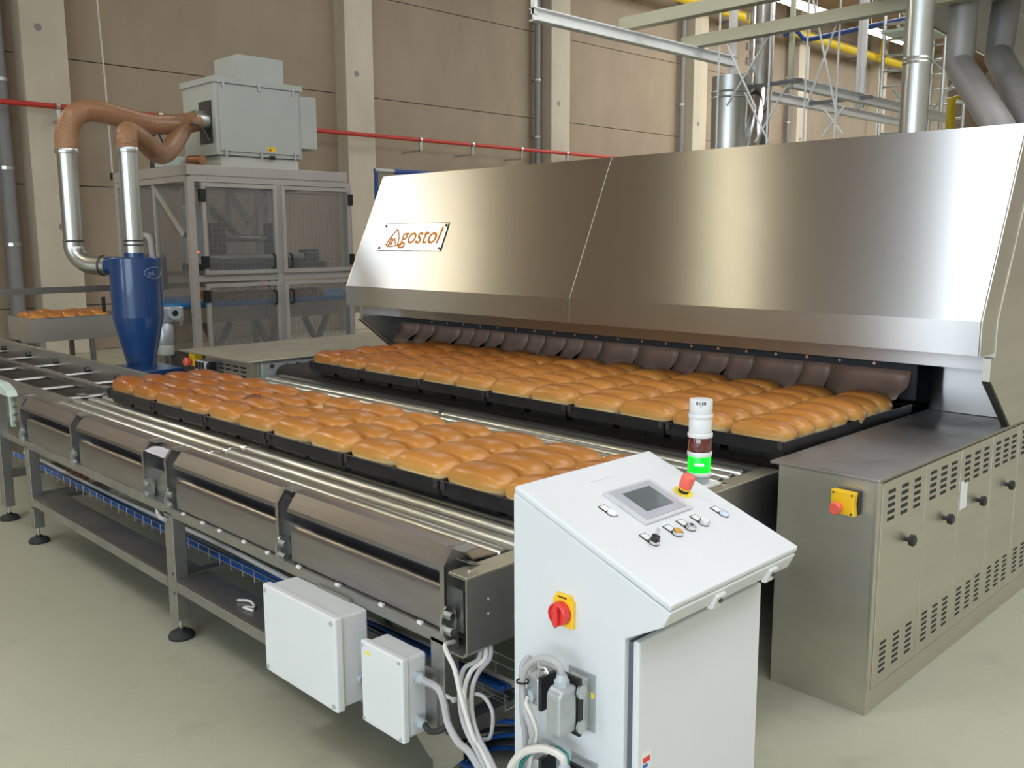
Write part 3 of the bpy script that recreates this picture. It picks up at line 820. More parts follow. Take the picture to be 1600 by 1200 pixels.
# cable bundle by the end channel
bund = [
    ('pale cable running down the conveyor leg into the hanging bundle', [(-2.0, 1.72, 0.60), (-1.985, 1.672, 0.605), (-1.935, 1.665, 0.555), (-1.905, 1.66, 0.49), (-1.87, 1.66, 0.41), (-1.835, 1.66, 0.354), (-1.774, 1.66, 0.305), (-1.69, 1.65, 0.2)], 'cable_w'),
    ('grey cable at the front of the bundle hanging from the end channel', [(-1.935, 1.77, 0.60), (-1.922, 1.75, 0.56), (-1.940, 1.71, 0.54), (-1.940, 1.69, 0.49), (-1.909, 1.665, 0.431), (-1.873, 1.655, 0.385), (-1.806, 1.65, 0.325), (-1.70, 1.64, 0.2)], 'cable'),
    ('pale cable in the middle of the bundle hanging from the end channel', [(-1.930, 1.785, 0.60), (-1.912, 1.765, 0.56), (-1.925, 1.72, 0.53), (-1.925, 1.695, 0.48), (-1.893, 1.67, 0.425), (-1.857, 1.665, 0.375), (-1.79, 1.66, 0.318), (-1.685, 1.65, 0.2)], 'cable_w'),
    ('grey cable at the back of the bundle hanging from the end channel', [(-1.925, 1.80, 0.60), (-1.905, 1.78, 0.56), (-1.91, 1.735, 0.525), (-1.910, 1.71, 0.475), (-1.880, 1.685, 0.42), (-1.842, 1.675, 0.37), (-1.775, 1.67, 0.312), (-1.67, 1.655, 0.2)], 'cable'),
]
for lab, pts, mm in bund:
    cable('hanging_cable', lab, pts, 0.0075, mm, g='cables hanging from the conveyor end')
cable('looped_cable', 'thin grey cable tied into a loop beside the hanging bundle', [(-1.93, 1.715, 0.36), (-1.937, 1.72, 0.422), (-1.913, 1.72, 0.462), (-1.866, 1.72, 0.469), (-1.831, 1.72, 0.432), (-1.837, 1.715, 0.359), (-1.865, 1.70, 0.338), (-1.83, 1.68, 0.30), (-1.76, 1.66, 0.24)], 0.006, 'cable')
t = thing('cable_tie', 'white cable tie on the conveyor leg', 'tie', (-2.0, 1.70, 0.43))
MB().box(-2.015, -1.975, 1.690, 1.698, 0.428, 0.435).build('strap', M['paper'], t)
MB().box(-1.978, -1.968, 1.688, 1.700, 0.425, 0.438).build('head', M['paper'], t)
ccoil = thing('cable_coil', 'coil of blue cable on the floor behind the console', 'cable', (-2.06, 2.0, 0))
for k in range(6):
    rr = 0.15 + 0.012 * (k % 3)
    z = 0.02 + 0.019 * k
    MB().tube([(-2.06 + rr * math.cos(a), 2.0 + rr * math.sin(a), z + 0.006 * math.sin(3 * a + k)) for a in [j * math.pi / 14 for j in range(29)]], 0.0095, 7, False).build('turn', M['cable_b' if k % 3 != 1 else 'cable_k'], ccoil, True)

# ================================================================ BREAD PANS AND LOAVES
PX, PY = 0.6127, 0.628
def pan_parts():
    parts = []
    w, d = PX - 0.010, PY - 0.008
    m = MB()
    m.box(-w / 2, w / 2, -d / 2, -d / 2 + 0.006, -0.052, 0).box(-w / 2, w / 2, d / 2 - 0.006, d / 2, -0.052, 0)
    m.box(-w / 2, -w / 2 + 0.006, -d / 2 + 0.006, d / 2 - 0.006, -0.052, 0).box(w / 2 - 0.006, w / 2, -d / 2 + 0.006, d / 2 - 0.006, -0.052, 0)
    parts.append(('rim_band', m.mesh('rim_band', M['pan'])))
    m = MB().box(-w / 2 + 0.006, w / 2 - 0.006, -d / 2 + 0.006, d / 2 - 0.006, -0.014, -0.010)
    parts.append(('deck', m.mesh('deck', M['pan'])))
    m = MB()
    m.tube([(-w / 2, -d / 2, 0), (w / 2, -d / 2, 0), (w / 2, d / 2, 0), (-w / 2, d / 2, 0), (-w / 2, -d / 2, 0)], 0.0045, 6)
    parts.append(('rim_wire', m.mesh('rim_wire', M['pan'], True)))
    tin = MB()
    vs = []
    for (a, b_, z) in ((0.128, 0.052, -0.082), (0.143, 0.070, -0.012)):
        vs += [(-a, -b_, z), (a, -b_, z), (a, b_, z), (-a, b_, z)]
    tin.add(vs, [(0, 1, 2, 3), (4, 5, 6, 7), (0, 1, 5, 4), (1, 2, 6, 5), (2, 3, 7, 6), (3, 0, 4, 7)])
    tm_ = tin.mesh('tin', M['pan'])
    cc = MB().box(-0.012, 0.012, -0.004, 0.002, -0.03, 0.004).mesh('corner_clip', M['darksteel'])
    return parts, tm_, cc
PARTS, TIN, CLIP = pan_parts()
def place_pan(loc, rz, label, group):
    t = thing('bread_pan', label, 'pan', loc, group)
    t.rotation_euler = (0, 0, rz)
    def put(nm, me, l=(0, 0, 0)):
        c = bpy.data.objects.new(nm, me)
        COL.objects.link(c)
        c.parent = t
        c.location = l
        return c
    for nm, me in PARTS:
        put(nm, me)
    for i in range(2):
        for j in range(4):
            put('tin', TIN, ((i - 0.5) * PX / 2, (j - 1.5) * 0.1545, 0))
    for sx in (-1, 1):
        put('corner_clip', CLIP, (sx * (PX / 2 - 0.020), -PY / 2 + 0.002, 0))
    return t

# loaf shapes: local z = 0 is the pan rim
def loaf_mesh(seed):
    rnd = random.Random(seed)
    a, b_ = 0.149 * rnd.uniform(0.98, 1.02), 0.0775 * rnd.uniform(0.97, 1.02)
    hh = rnd.uniform(0.86, 0.97)
    lev = [(0.92, -0.050), (0.955, -0.004), (0.985, 0.006), (1.0, 0.016), (1.0, 0.027), (0.975, 0.040), (0.925, 0.053), (0.84, 0.065), (0.70, 0.0755), (0.51, 0.083), (0.27, 0.087)]
    n = 28
    p1, p2 = rnd.uniform(0, 6.28), rnd.uniform(0, 6.28)
    sk = rnd.uniform(-0.05, 0.05)
    vs, fs = [], []
    for s, z in lev:
        for k in range(n):
            t = 2 * math.pi * k / n
            ex = 2 / 3.4
            c, q = math.cos(t), math.sin(t)
            x = a * s * math.copysign(abs(c) ** ex, c)
            y = b_ * s * math.copysign(abs(q) ** (ex * 1.1), q)
            zz = z
            if z > 0:
                sh = 1 - 0.18 * (x / a) ** 4 * (z / 0.087)
                zz = z * hh * sh + 0.0012 * math.sin(x * 22 + p1) * z / 0.087 + 0.001 * math.sin(y * 40 + p2) * z / 0.087 + sk * x * z * 2
                y += 0.003 * math.sin(x * 20 + p2)
            vs.append((x, y, zz))
    for i in range(len(lev) - 1):
        for k in range(n):
            k2 = (k + 1) % n
            fs.append((i * n + k, i * n + k2, (i + 1) * n + k2, (i + 1) * n + k))
    vs.append((0, 0, 0.0885 * hh))
    top = len(vs) - 1
    o_ = (len(lev) - 1) * n
    fs += [(o_ + k, o_ + (k + 1) % n, top) for k in range(n)]
    fs.append(tuple(range(n - 1, -1, -1)))
    me = MB().add(vs, fs).mesh('loaf', M['bread'])
    for p in me.polygons:
        p.use_smooth = True
    return me
LOAF = [loaf_mesh(s) for s in range(10)]
def loaf(loc, rz, bake, label, group, sc=1.0):
    o = bpy.data.objects.new('loaf', random.choice(LOAF))
    COL.objects.link(o)
    o.location = loc
    o.rotation_euler = (random.uniform(-0.03, 0.03), random.uniform(-0.02, 0.02), rz + random.choice((0, math.pi)) + random.uniform(-0.03, 0.03))
    s_ = sc * random.uniform(0.97, 1.03)
    o.scale = (s_, s_ * random.uniform(0.97, 1.03), s_ * random.uniform(0.9, 1.06))
    o.color = (*bake, 1)  # tint holds the bake and, along the pan rows, some of the light
    return tag(o, label, 'loaf', group)
def bake_and_light_at(f):  # darker left end: uneven bake plus lighting put into the crust colour
    """f = 0 at the redder left end, 1 at the right; bake and light in one tint"""
    j = random.uniform(0.92, 1.06)
    k = min(1.0, 0.0 + f * 1.6)
    c0, c1 = (0.72, 0.54, 0.42), (1.04, 1.02, 0.88)
    return tuple((c0[i] + (c1[i] - c0[i]) * k) * j for i in range(3))

torn = None
# pans on the rollers
Z1 = 0.922
X1 = -5.605
for p in range(6):
    cx = X1 + PX * (p + 0.5)
    cy = 2.097 + 0.026 * (p + 0.5) / 6 + PY / 2 + 0.004
    place_pan((cx, cy, Z1), 0.005, 'black bread pan on the roller conveyor, %s from the left' % ORD[p], 'pans on the roller conveyor')
    for i in range(2):
        for j in range(4):
            c_ = 2 * p + i
            lab = 'golden loaf on the roller conveyor, %s row, %s from the left' % (('front', 'second', 'third', 'back')[j], ORD[c_])
            if c_ == 4 and j == 1:
                lab = 'loaf with a dark torn crust patch in the roller conveyor pans'
            if c_ == 5 and j == 2:
                lab = 'collapsed loaf with a dented crust in the roller conveyor pans'
            o = loaf((cx + (i - 0.5) * PX / 2, cy + (j - 1.5) * 0.1545, Z1), 0, bake_and_light_at(c_ / 11), lab, 'loaves on the roller conveyor')
            if c_ == 4 and j == 1:
                torn = o
            if c_ == 5 and j == 2:
                o.scale = (1.0, 1.0, 0.72)
                tp = MB().lathe([(0.036, -0.006), (0.030, 0.001), (0.012, 0.003)], (0, 0, 0), 12)
                q = link(tp.mesh('crust_dent', M['crumb'], True), 'crust_dent')
                q.parent = o
                q.matrix_parent_inverse = Matrix.Identity(4)
                q.location = (0.03, -0.030, 0.078)
                q.rotation_euler = (0.55, 0.0, 0)
q = MB().add([(-0.05, -0.03, 0.02), (0.03, -0.045, 0.0), (0.055, 0.0, 0.03), (0.02, 0.035, 0.04), (-0.05, 0.03, 0.035), (0, 0, 0.038)],
             [(0, 1, 5), (1, 2, 5), (2, 3, 5), (3, 4, 5), (4, 0, 5)]).mesh('torn_crust', M['crust_burn'], True)
q = link(q, 'torn_crust')
q.parent = torn
q.matrix_parent_inverse = Matrix.Identity(4)
q.location = (-0.03, -0.02, 0.055)
sd = q.modifiers.new('t', 'SOLIDIFY'); sd.thickness = 0.006
torn.rotation_euler = (0, 0, 0)
# pans on the oven belt, two deep
Z2 = 0.966
ROWN = ['front', 'second', 'third', 'fourth', 'fifth', 'sixth', 'seventh']
for d in range(2):
    for p in range(6):
        f = (p + 0.5) / 6
        cx = -5.526 + PX * (p + 0.5)
        cy = 3.458 - 0.058 * f + PY / 2 + d * (PY + 0.006)
        place_pan((cx, cy, Z2), -0.016, 'black bread pan on the oven belt, %s row, %s from the left' % (('front', 'back')[d], ORD[p]), 'pans on the oven belt')
        for i in range(2):
            for j in range(4):
                if d == 1 and j == 3:
                    continue
                c_ = 2 * p + i
                loaf((cx + (i - 0.5) * PX / 2, cy + (j - 1.5) * 0.1545 - 0.016 * (i - 0.5) * PX / 2, Z2), -0.016, bake_and_light_at(min(1, 0.08 + c_ / 11)),
                     'golden loaf on the oven belt, %s row, %s from the left' % (ROWN[d * 4 + j], ORD[c_]), 'loaves on the oven belt')

# ================================================================ CONTROL CONSOLE
KY0, KY1 = 1.72, 2.315
ks = thing('control_console', 'white sloped-top control console in the foreground', 'console', (-1.5, 2.0, 0))
MB().prism([(-1.742, 0.10), (-1.742, 1.112), (-1.735, 1.117), (-1.219, 0.926), (-1.214, 0.922), (-1.236, 0.880), (-1.336, 0.823), (-1.350, 0.815), (-1.350, 0.10)], 'y', KY0, KY1).build('body', M['white'], ks, bevel=0.004)
MB().box(-1.735, -1.36, KY0 + 0.01, KY1 - 0.01, 0.0, 0.10).build('plinth', M['seal'], ks)
kd = MB().box(-1.334, -1.314, KY0 + 0.014, KY1 - 0.004, 0.12, 0.812).build('door', M['white'], ks, bevel=0.005)
MB().box(-1.35, -1.334, KY0 + 0.018, KY1 - 0.01, 0.125, 0.806).build('door_seal', M['seal'], ks)
MB().box(-1.3135, -1.3125, KY0 + 0.03, KY0 + 0.07, 0.46, 0.51).build('sticker', M['paper'], kd)
MB().box(-1.3125, -1.312, KY0 + 0.035, KY0 + 0.055, 0.466, 0.476).build('sticker_mark', M['cable_b'], kd)
MB().box(-1.3125, -1.312, KY0 + 0.035, KY0 + 0.065, 0.480, 0.495).build('sticker_mark', M['red'], kd)
for y in (KY0 + 0.20, KY0 + 0.46):
    lt_ = MB().prism([(-1.236, 0.900), (-1.221, 0.915), (-1.214, 0.905), (-1.229, 0.868), (-1.245, 0.868)], 'y', y, y + 0.042).build('latch', M['boxwhite'], ks, bevel=0.003)
    MB().cyl((-1.219, y + 0.021, 0.893), (-1.214, y + 0.021, 0.890), 0.007, n=8).build('latch_slot', M['black'], lt_)
# lid frame of reference: origin at rear top edge, u down the slope, n outwards
KB = Vector((-1.730, KY0, 1.136))
KU = Vector((-1.209 + 1.730, 0, 0.946 - 1.136)).normalized()
KN = Vector((-KU.z, 0, KU.x)) if KU.x > 0 else Vector((KU.z, 0, -KU.x))
KM = Matrix(((KU.x, 0, KN.x, KB.x), (0, 1, 0, KB.y), (KU.z, 0, KN.z, KB.z), (0, 0, 0, 1)))
def on_lid(mb, name, m, parent, smooth=False, bevel=0.0):
    mb.v = [tuple(KM @ Vector(v)) for v in mb.v]
    return mb.build(name, M[m] if isinstance(m, str) else m, parent, smooth, bevel)
lid = on_lid(MB().box(-0.004, 0.556, -0.002, KY1 - KY0 + 0.004, -0.020, 0.0), 'lid', 'white', ks, bevel=0.006)
on_lid(MB().box(0.006, 0.545, 0.004, KY1 - KY0 - 0.004, -0.027, -0.020), 'lid_seal', 'seal', ks)
sp = on_lid(MB().box(0.128, 0.293, 0.218, 0.437, 0.0, 0.007), 'touch_panel', 'bezel', lid, bevel=0.002)
on_lid(MB().box(0.137, 0.280, 0.236, 0.420, 0.007, 0.0085), 'bezel_plate', 'bezel_in', sp)
on_lid(MB().box(0.159, 0.253, 0.269, 0.393, 0.0085, 0.0095), 'screen', 'screen', sp)
eb = on_lid(MB().lathe([(0.030, 0), (0.030, 0.002)], (0.218, 0.490, 0), 24), 'stop_collar', 'label', lid)
on_lid(MB().lathe([(0.016, 0.002), (0.016, 0.012)], (0.218, 0.490, 0), 18), 'button_neck', 'black', eb, True)
on_lid(MB().lathe([(0.017, 0.012), (0.0175, 0.018)], (0.218, 0.490, 0), 18), 'neck_ring', 'label', eb, True)
on_lid(MB().lathe([(0.018, 0.016), (0.020, 0.022), (0.0205, 0.050), (0.018, 0.056), (0.010, 0.058)], (0.218, 0.490, 0), 20), 'push_button', 'estop', eb, True)
def button(u, y, kind):
    pl = on_lid(MB().box(u - 0.042, u - 0.006, y - 0.0145, y + 0.0145, 0, 0.002).lathe([(0.0155, 0), (0.0155, 0.002)], (u, y, 0), 20), 'button_plate', 'black', lid)
    on_lid(MB().box(u - 0.039, u - 0.016, y - 0.011, y + 0.011, 0.002, 0.003), 'legend_plate', 'paper', pl)
    if kind == 'lamp':
        on_lid(MB().lathe([(0.0145, 0.002), (0.0145, 0.008), (0.011, 0.011)], (u, y, 0), 20), 'lamp_cap', 'paper', pl, True)
    elif kind == 'blue':
        on_lid(MB().lathe([(0.0145, 0.002), (0.0145, 0.006), (0.011, 0.009)], (u, y, 0), 20), 'lamp_cap', mat('pale_blue_cap', (0.55, 0.60, 0.70), 0.3), pl, True)
    else:
        on_lid(MB().lathe([(0.0148, 0.002), (0.0148, 0.010), (0.012, 0.011)], (u, y, 0), 20), 'chrome_ring', 'chrome', pl, True)
        mm = {'amber': 'amber', 'white': 'paper', 'ring': 'alu', 'key': 'black'}[kind]
        on_lid(MB().lathe([(0.0118, 0.0105), (0.0118, 0.013)], (u, y, 0), 20), 'button_cap', mm, pl, True)
        if kind == 'ring':
            on_lid(MB().lathe([(0.006, 0.013), (0.006, 0.0136)], (u, y, 0), 16), 'button_mark', 'black', pl)
        if kind == 'key':
            on_lid(MB().lathe([(0.0115, 0.012), (0.0115, 0.022), (0.009, 0.024)], (u, y, 0), 16), 'key_barrel', 'black', pl, True)
            on_lid(MB().box(u - 0.006, u + 0.006, y - 0.001, y + 0.001, 0.022, 0.045), 'key', 'chrome', pl)
button(0.212, 0.168, 'lamp')
button(0.358, 0.172, 'key')
button(0.358, 0.276, 'amber')
button(0.356, 0.340, 'ring')
button(0.357, 0.404, 'white')
button(0.353, 0.512, 'blue')
on_lid(MB().box(0.066, 0.070, 0.235, 0.34, 0.0, 0.0004), 'pencil_mark', mat('faint_pencil', (0.60, 0.60, 0.61), 0.6), lid)
# main switch on the side
sw = thing('main_switch', 'red rotary main switch on a yellow plate on the console side', 'switch', (-1.545, KY0, 0.835))
MB().prism([(-1.580, 0.793), (-1.512, 0.793), (-1.512, 0.868), (-1.520, 0.868), (-1.520, 0.880), (-1.572, 0.880), (-1.572, 0.868), (-1.580, 0.868)], 'y', KY0 - 0.014, KY0).build('plate', M['yellow'], sw, bevel=0.002)
MB().box(-1.562, -1.532, KY0 - 0.0146, KY0 - 0.0138, 0.871, 0.875).build('engraving', M['black'], sw)
kn = MB().lathe([(0.030, 0.0), (0.032, 0.006), (0.030, 0.026), (0.026, 0.028), (0.024, 0.022), (0.004, 0.020)], (0, 0, 0), 26).build('dial', M['red'], sw, True)
kn.matrix_basis = Matrix.Translation((-1.546, KY0 - 0.012, 0.832)) @ Matrix.Rotation(math.pi / 2, 4, 'X')
MB().prism([(-1.5525, 0.858), (-1.5395, 0.858), (-1.5375, 0.806), (-1.546, 0.796), (-1.5545, 0.806)], 'y', KY0 - 0.046, KY0 - 0.034).build('handle', M['red'], sw, bevel=0.003)
MB().cyl((-1.519, KY0 - 0.014, 0.835), (-1.519, KY0 - 0.0155, 0.835), 0.005, n=8).build('padlock_hole', M['black'], sw)

def connector(nm, label, x, z):
    """heavy-duty plug: wall plate, housing, black gasket, hood, levers, gland"""
    t = thing(nm, label, 'connector', (x, KY0, z))
    k = KY0
    MB().box(x - 0.045, x + 0.047, k - 0.004, k, z - 0.08, z + 0.080).build('mount_plate', M['alu'], t, bevel=0.001)
    MB().box(x - 0.028, x + 0.028, k - 0.036, k - 0.003, z - 0.07, z + 0.070).build('wall_housing', M['alu'], t, bevel=0.003)
    MB().box(x - 0.032, x + 0.032, k - 0.048, k - 0.036, z - 0.080, z + 0.080).build('gasket', M['black'], t, bevel=0.003)
    MB().prism([(k - 0.114, z - 0.062), (k - 0.114, z + 0.045), (k - 0.100, z + 0.064), (k - 0.048, z + 0.064), (k - 0.048, z - 0.062)], 'x', x - 0.026, x + 0.026).build('hood', M['alu'], t, bevel=0.009)
    for zz in (z + 0.045, z - 0.050):
        MB().prism([(k - 0.042 + 0.017 * math.cos(a), zz + 0.019 * math.sin(a)) for a in [q * math.pi / 6 for q in range(12)]], 'x', x + 0.030, x + 0.037).build('lever', M['galv'], t)
    MB().box(x + 0.030, x + 0.033, k - 0.034, k - 0.028, z - 0.045, z + 0.04).build('lever_bar', M['galv'], t)
    MB().cyl((x + 0.0, k - 0.080, z + 0.062), (x + 0.0, k - 0.080, z + 0.080), 0.020, n=6).cyl((x + 0.0, k - 0.080, z + 0.080), (x + 0.0, k - 0.080, z + 0.096), 0.018, 0.012, n=14).build('cable_gland', M['greyplastic'], t, True)
    MB().box(x + 0.034, x + 0.044, k - 0.0055, k - 0.0035, z + 0.015, z + 0.030).build('sticker', M['label'], t)
    return t
connector('plug_connector', 'large grey plug connector on the console side with a cable arching from its top', -1.487, 0.608)
connector('plug_connector', 'lower grey plug connector near the bottom of the console side', -1.477, 0.365)
def small_plug(label, x, z):
    t = thing('plug_connector', label, 'connector', (x, KY0, z))
    MB().box(x - 0.025, x + 0.022, KY0 - 0.075, KY0 - 0.02, z - 0.038, z + 0.040).build('hood', M['alu'], t, bevel=0.006)
    MB().box(x + 0.022, x + 0.034, KY0 - 0.078, KY0 - 0.014, z - 0.045, z + 0.050).build('gasket', M['black'], t, bevel=0.002)
    MB().box(x - 0.03, x + 0.04, KY0 - 0.02, KY0, z - 0.05, z + 0.055).build('wall_housing', M['alu'], t, bevel=0.002)
    MB().box(x - 0.075, x - 0.055, KY0 - 0.006, KY0, z - 0.045, z + 0.045).build('mount_plate', M['alu'], t)
    MB().cyl((x - 0.005, KY0 - 0.075, z - 0.01), (x - 0.005, KY0 - 0.088, z - 0.01), 0.019, n=14).build('cable_gland', M['greyplastic'], t, True)
    MB().tube([(x - 0.005, KY0 - 0.05, z + 0.04), (x + 0.0, KY0 - 0.05, z + 0.056), (x + 0.02, KY0 - 0.05, z + 0.060), (x + 0.03, KY0 - 0.05, z + 0.050)], 0.006, 6).build('lever', M['chrome'], t, True)
small_plug('smaller grey plug connector nearest the console back edge', -1.595, 0.615)
small_plug('small grey plug half hidden behind cables at the console bottom edge', -1.595, 0.385)
cable('plug_cable', 'grey cable arching from the large plug connector down the console side', [(-1.487, 1.64, 0.702), (-1.490, 1.638, 0.718), (-1.509, 1.635, 0.732), (-1.55, 1.628, 0.730), (-1.591, 1.622, 0.697), (-1.608, 1.62, 0.649), (-1.603, 1.62, 0.578), (-1.577, 1.625, 0.515), (-1.596, 1.635, 0.461), (-1.625, 1.65, 0.384), (-1.65, 1.66, 0.25)], 0.009, 'cable')
cable('plug_cable', 'pale cable running down beside the smaller plug connector', [(-1.600, KY0 - 0.09, 0.605), (-1.598, KY0 - 0.098, 0.59), (-1.580, KY0 - 0.095, 0.56), (-1.568, KY0 - 0.088, 0.515), (-1.584, KY0 - 0.085, 0.46), (-1.61, KY0 - 0.075, 0.384), (-1.64, KY0 - 0.07, 0.25)], 0.007, 'cable_w')
cable('plug_cable', 'grey cable at the console back edge, below the smaller plug', [(-1.676, KY0 - 0.008, 0.66), (-1.678, KY0 - 0.03, 0.64), (-1.669, KY0 - 0.04, 0.566), (-1.667, KY0 - 0.04, 0.501), (-1.655, KY0 - 0.04, 0.43), (-1.66, KY0 - 0.04, 0.25)], 0.009, 'cable')
cable('plug_cable', 'pale grey cable arching over the lower plug connector', [(-1.477, 1.64, 0.459), (-1.480, 1.635, 0.478), (-1.50, 1.628, 0.489), (-1.54, 1.618, 0.486), (-1.599, 1.61, 0.452), (-1.640, 1.605, 0.391), (-1.655, 1.61, 0.32), (-1.66, 1.63, 0.2)], 0.011, 'cable_w')
cable('plug_cable', 'teal cable beside the arch over the lower plug', [(-1.470, 1.645, 0.459), (-1.478, 1.648, 0.482), (-1.51, 1.645, 0.487), (-1.55, 1.64, 0.476), (-1.60, 1.63, 0.435), (-1.63, 1.63, 0.38), (-1.64, 1.64, 0.25)], 0.006, 'cable_g')
t = tag(MB().tube([(-1.608 + 0.016 * math.cos(a), 1.62 + 0.016 * math.sin(a), 0.648) for a in [k * math.pi / 6 for k in range(13)]], 0.003, 5, False).build('cable_tie', M['black'], None, True), 'black cable tie around the arching console cable', 'tie')

# signal tower
TX, TY = -1.612, 2.42
st = thing('signal_tower', 'signal light tower with green lamp lit behind the console', 'signal light', (TX, TY, 1.03))
MB().box(TX - 0.05, TX + 0.05, KY1 + 0.001, TY + 0.05, 1.03, 1.036).box(TX - 0.05, TX + 0.05, KY1 + 0.001, KY1 + 0.006, 0.93, 1.036).build('bracket', M['boxwhite'], st)
R_ = 0.0365
def seg(nm, z0, z1, m, r=R_):
    return MB().lathe([(r * 0.97, z0), (r, z0 + 0.002), (r, z1 - 0.002), (r * 0.97, z1)], (TX, TY, 0), 28).build(nm, M[m], st, True)
seg('base', 1.036, 1.066, 'greyplastic', R_ * 0.9)
seg('ring', 1.060, 1.072, 'boxwhite', R_ * 1.06)
gl = seg('green_lamp', 1.072, 1.124, 'green_led')
seg('ring', 1.124, 1.138, 'boxwhite', R_ * 1.07)
seg('red_lamp', 1.138, 1.184, 'tower_red')
seg('ring', 1.184, 1.198, 'boxwhite', R_ * 1.08)
seg('buzzer_section', 1.198, 1.246, 'boxwhite', R_ * 0.99)
seg('ring', 1.246, 1.258, 'boxwhite', R_ * 1.07)
cp = seg('cap', 1.258, 1.303, 'boxwhite', R_ * 0.99)
vd = Vector((-TX, -TY, 0)).normalized()
vc = Vector((TX, TY, 1.100)) + vd * (R_ + 0.0005)
vs_ = Vector((-vd.y, vd.x, 0)) * 0.014
MB().cyl(vc - vs_, vc + vs_, 0.0035, n=8).build('lamp_core', M['green_core'], gl, True)
for k in range(-3, 4):
    a = math.atan2(vd.y, vd.x) + k * 0.13
    r = R_ * 0.99
    MB().box(-0.0008, 0.0008, -0.0012, 0.0012, -0.012 if k == 0 else -0.004, 0.006).build('sound_slot', M['black'], cp).matrix_basis = \
        Matrix.Translation((TX + r * math.cos(a), TY + r * math.sin(a), 1.294)) @ Matrix.Rotation(a, 4, 'Z')

# ================================================================ LANE TO THE LEFT OF THE ROLLERS
ln = thing('pan_lane', 'open pan return lane with rails left of the rollers', 'conveyor', (-8, 2.3, 0))
MB().prism([(2.70, 0.70), (2.70, 0.862), (2.715, 0.868), (2.722, 0.868), (2.708, 0.856), (2.708, 0.70)], 'x', -10.6, -6.06).build('guide_plate', M['steel_v'], ln)
MB().box(-10.6, -6.02, 2.36, 2.41, 0.775, 0.812).build('rail', M['frame'], ln)
MB().box(-10.6, -6.0, 1.96, 2.06, 0.775, 0.812).build('rail', M['frame'], ln)
for x in (-6.35, -6.9, -7.5, -8.2, -8.9, -9.6):
    MB().cyl((x, 1.96, 0.765), (x, 2.70, 0.765), 0.016, n=8).build('cross_bar', M['frame'], ln, True)
    MB().cyl((x, 2.66, 0.795), (x, 2.70, 0.795), 0.022, n=8).build('knob_bolt', M['darksteel'], ln, True)
MB().box(-6.30, -6.02, 2.36, 2.62, 0.812, 0.82).build('transfer_plate', M['frame'], ln)
MB().box(-6.18, -6.08, 2.12, 2.17, 0.812, 0.822).build('sensor_plate', M['frame'], ln)
MB().box(-10.6, -6.0, 1.96, 2.72, 0.64, 0.645).build('belly_pan', M['darksteel'], ln)
MB().box(-10.6, -6.0, 1.92, 1.97, 0.60, 0.775).build('side_beam', M['frame'], ln)
leg(ln, -6.47, 1.72, 0.86, 0.085)
leg(ln, -8.6, 1.94, 0.64, 0.07)
leg(ln, -8.6, 2.62, 0.64, 0.07)
leg(ln, -6.6, 2.62, 0.64, 0.07)
MB().box(-8.6, -6.45, 2.62, 2.66, 0.28, 0.32).build('stretcher', M['frame'], ln)
MB().box(-6.5, -6.44, 1.78, 2.65, 0.28, 0.33).build('stretcher', M['frame'], ln)
MB().box(-6.52, -5.98, 1.74, 1.78, 0.56, 0.60).build('stretcher', M['frame'], ln)
db = thing('drive_unit', 'pale green drive housing at the left end of the guard plates', 'drive', (-6.2, 1.75, 0.7))
MB().prism([(-6.62, 0.93), (-6.25, 0.93), (-6.13, 0.895), (-6.10, 0.86), (-6.62, 0.86)], 'y', 1.70, 1.76).build('cover', M['mint'], db, bevel=0.006)
MB().box(-6.165, -6.13, 1.72, 1.74, 0.67, 0.862).build('mount_strip', M['mint'], db)
for z in (0.70, 0.75, 0.80, 0.84):
    MB().cyl((-6.13, 1.735, z), (-6.095, 1.735, z), 0.012, n=6).build('bolt', M['galv'], db)
t = tag(MB().box(-7.2, -7.05, 2.35, 2.47, 0, 0.10).build('wood_block', M['wood'], bevel=0.004), 'reddish wooden block on the floor under the lane', 'block')

# ================================================================ BLUE CYCLONE WITH DUCTS AND HOSES
CX, CYc = -7.80, 3.235
cy = thing('dust_cyclone', 'dark blue dust cyclone with conical bottom and pale oval emblem', 'cyclone', (CX, CYc, 0))
MB().lathe([(0.108, 0.73), (0.205, 1.165), (0.205, 1.17), (0.205, 1.655), (0.198, 1.662), (0.0, 1.662)][:-1], (CX, CYc, 0), 40).build('vessel', M['bluepaint'], cy, True)
MB().lathe([(0.2065, 1.166), (0.2065, 1.172)], (CX, CYc, 0), 40).build('weld_seam', M['bluepaint'], cy)
MB().cyl((CX, CYc, 1.66), (CX, CYc, 1.70), 0.08, n=24).build('outlet_collar', M['bluepaint'], cy, True)
MB().cyl((CX - 0.15, CYc - 0.06, 1.59), (CX - 0.27, CYc - 0.125, 1.59), 0.078, n=20).build('inlet_collar', M['bluepaint'], cy, True)
MB().box(CX - 0.16, CX + 0.42, CYc - 0.16, CYc + 0.18, 0.66, 0.75).build('support_tray', M['bluepaint'], cy, bevel=0.004)
for dx, dy in ((-0.14, -0.12), (0.36, -0.12), (-0.14, 0.14), (0.36, 0.14)):
    MB().box(CX + dx - 0.025, CX + dx + 0.025, CYc + dy - 0.025, CYc + dy + 0.025, 0, 0.66).build('leg', M['bluepaint'], cy)
MB().box(CX - 0.23, CX - 0.19, CYc - 0.02, CYc + 0.02, 0.66, 1.2).build('support_post', M['frame'], cy)
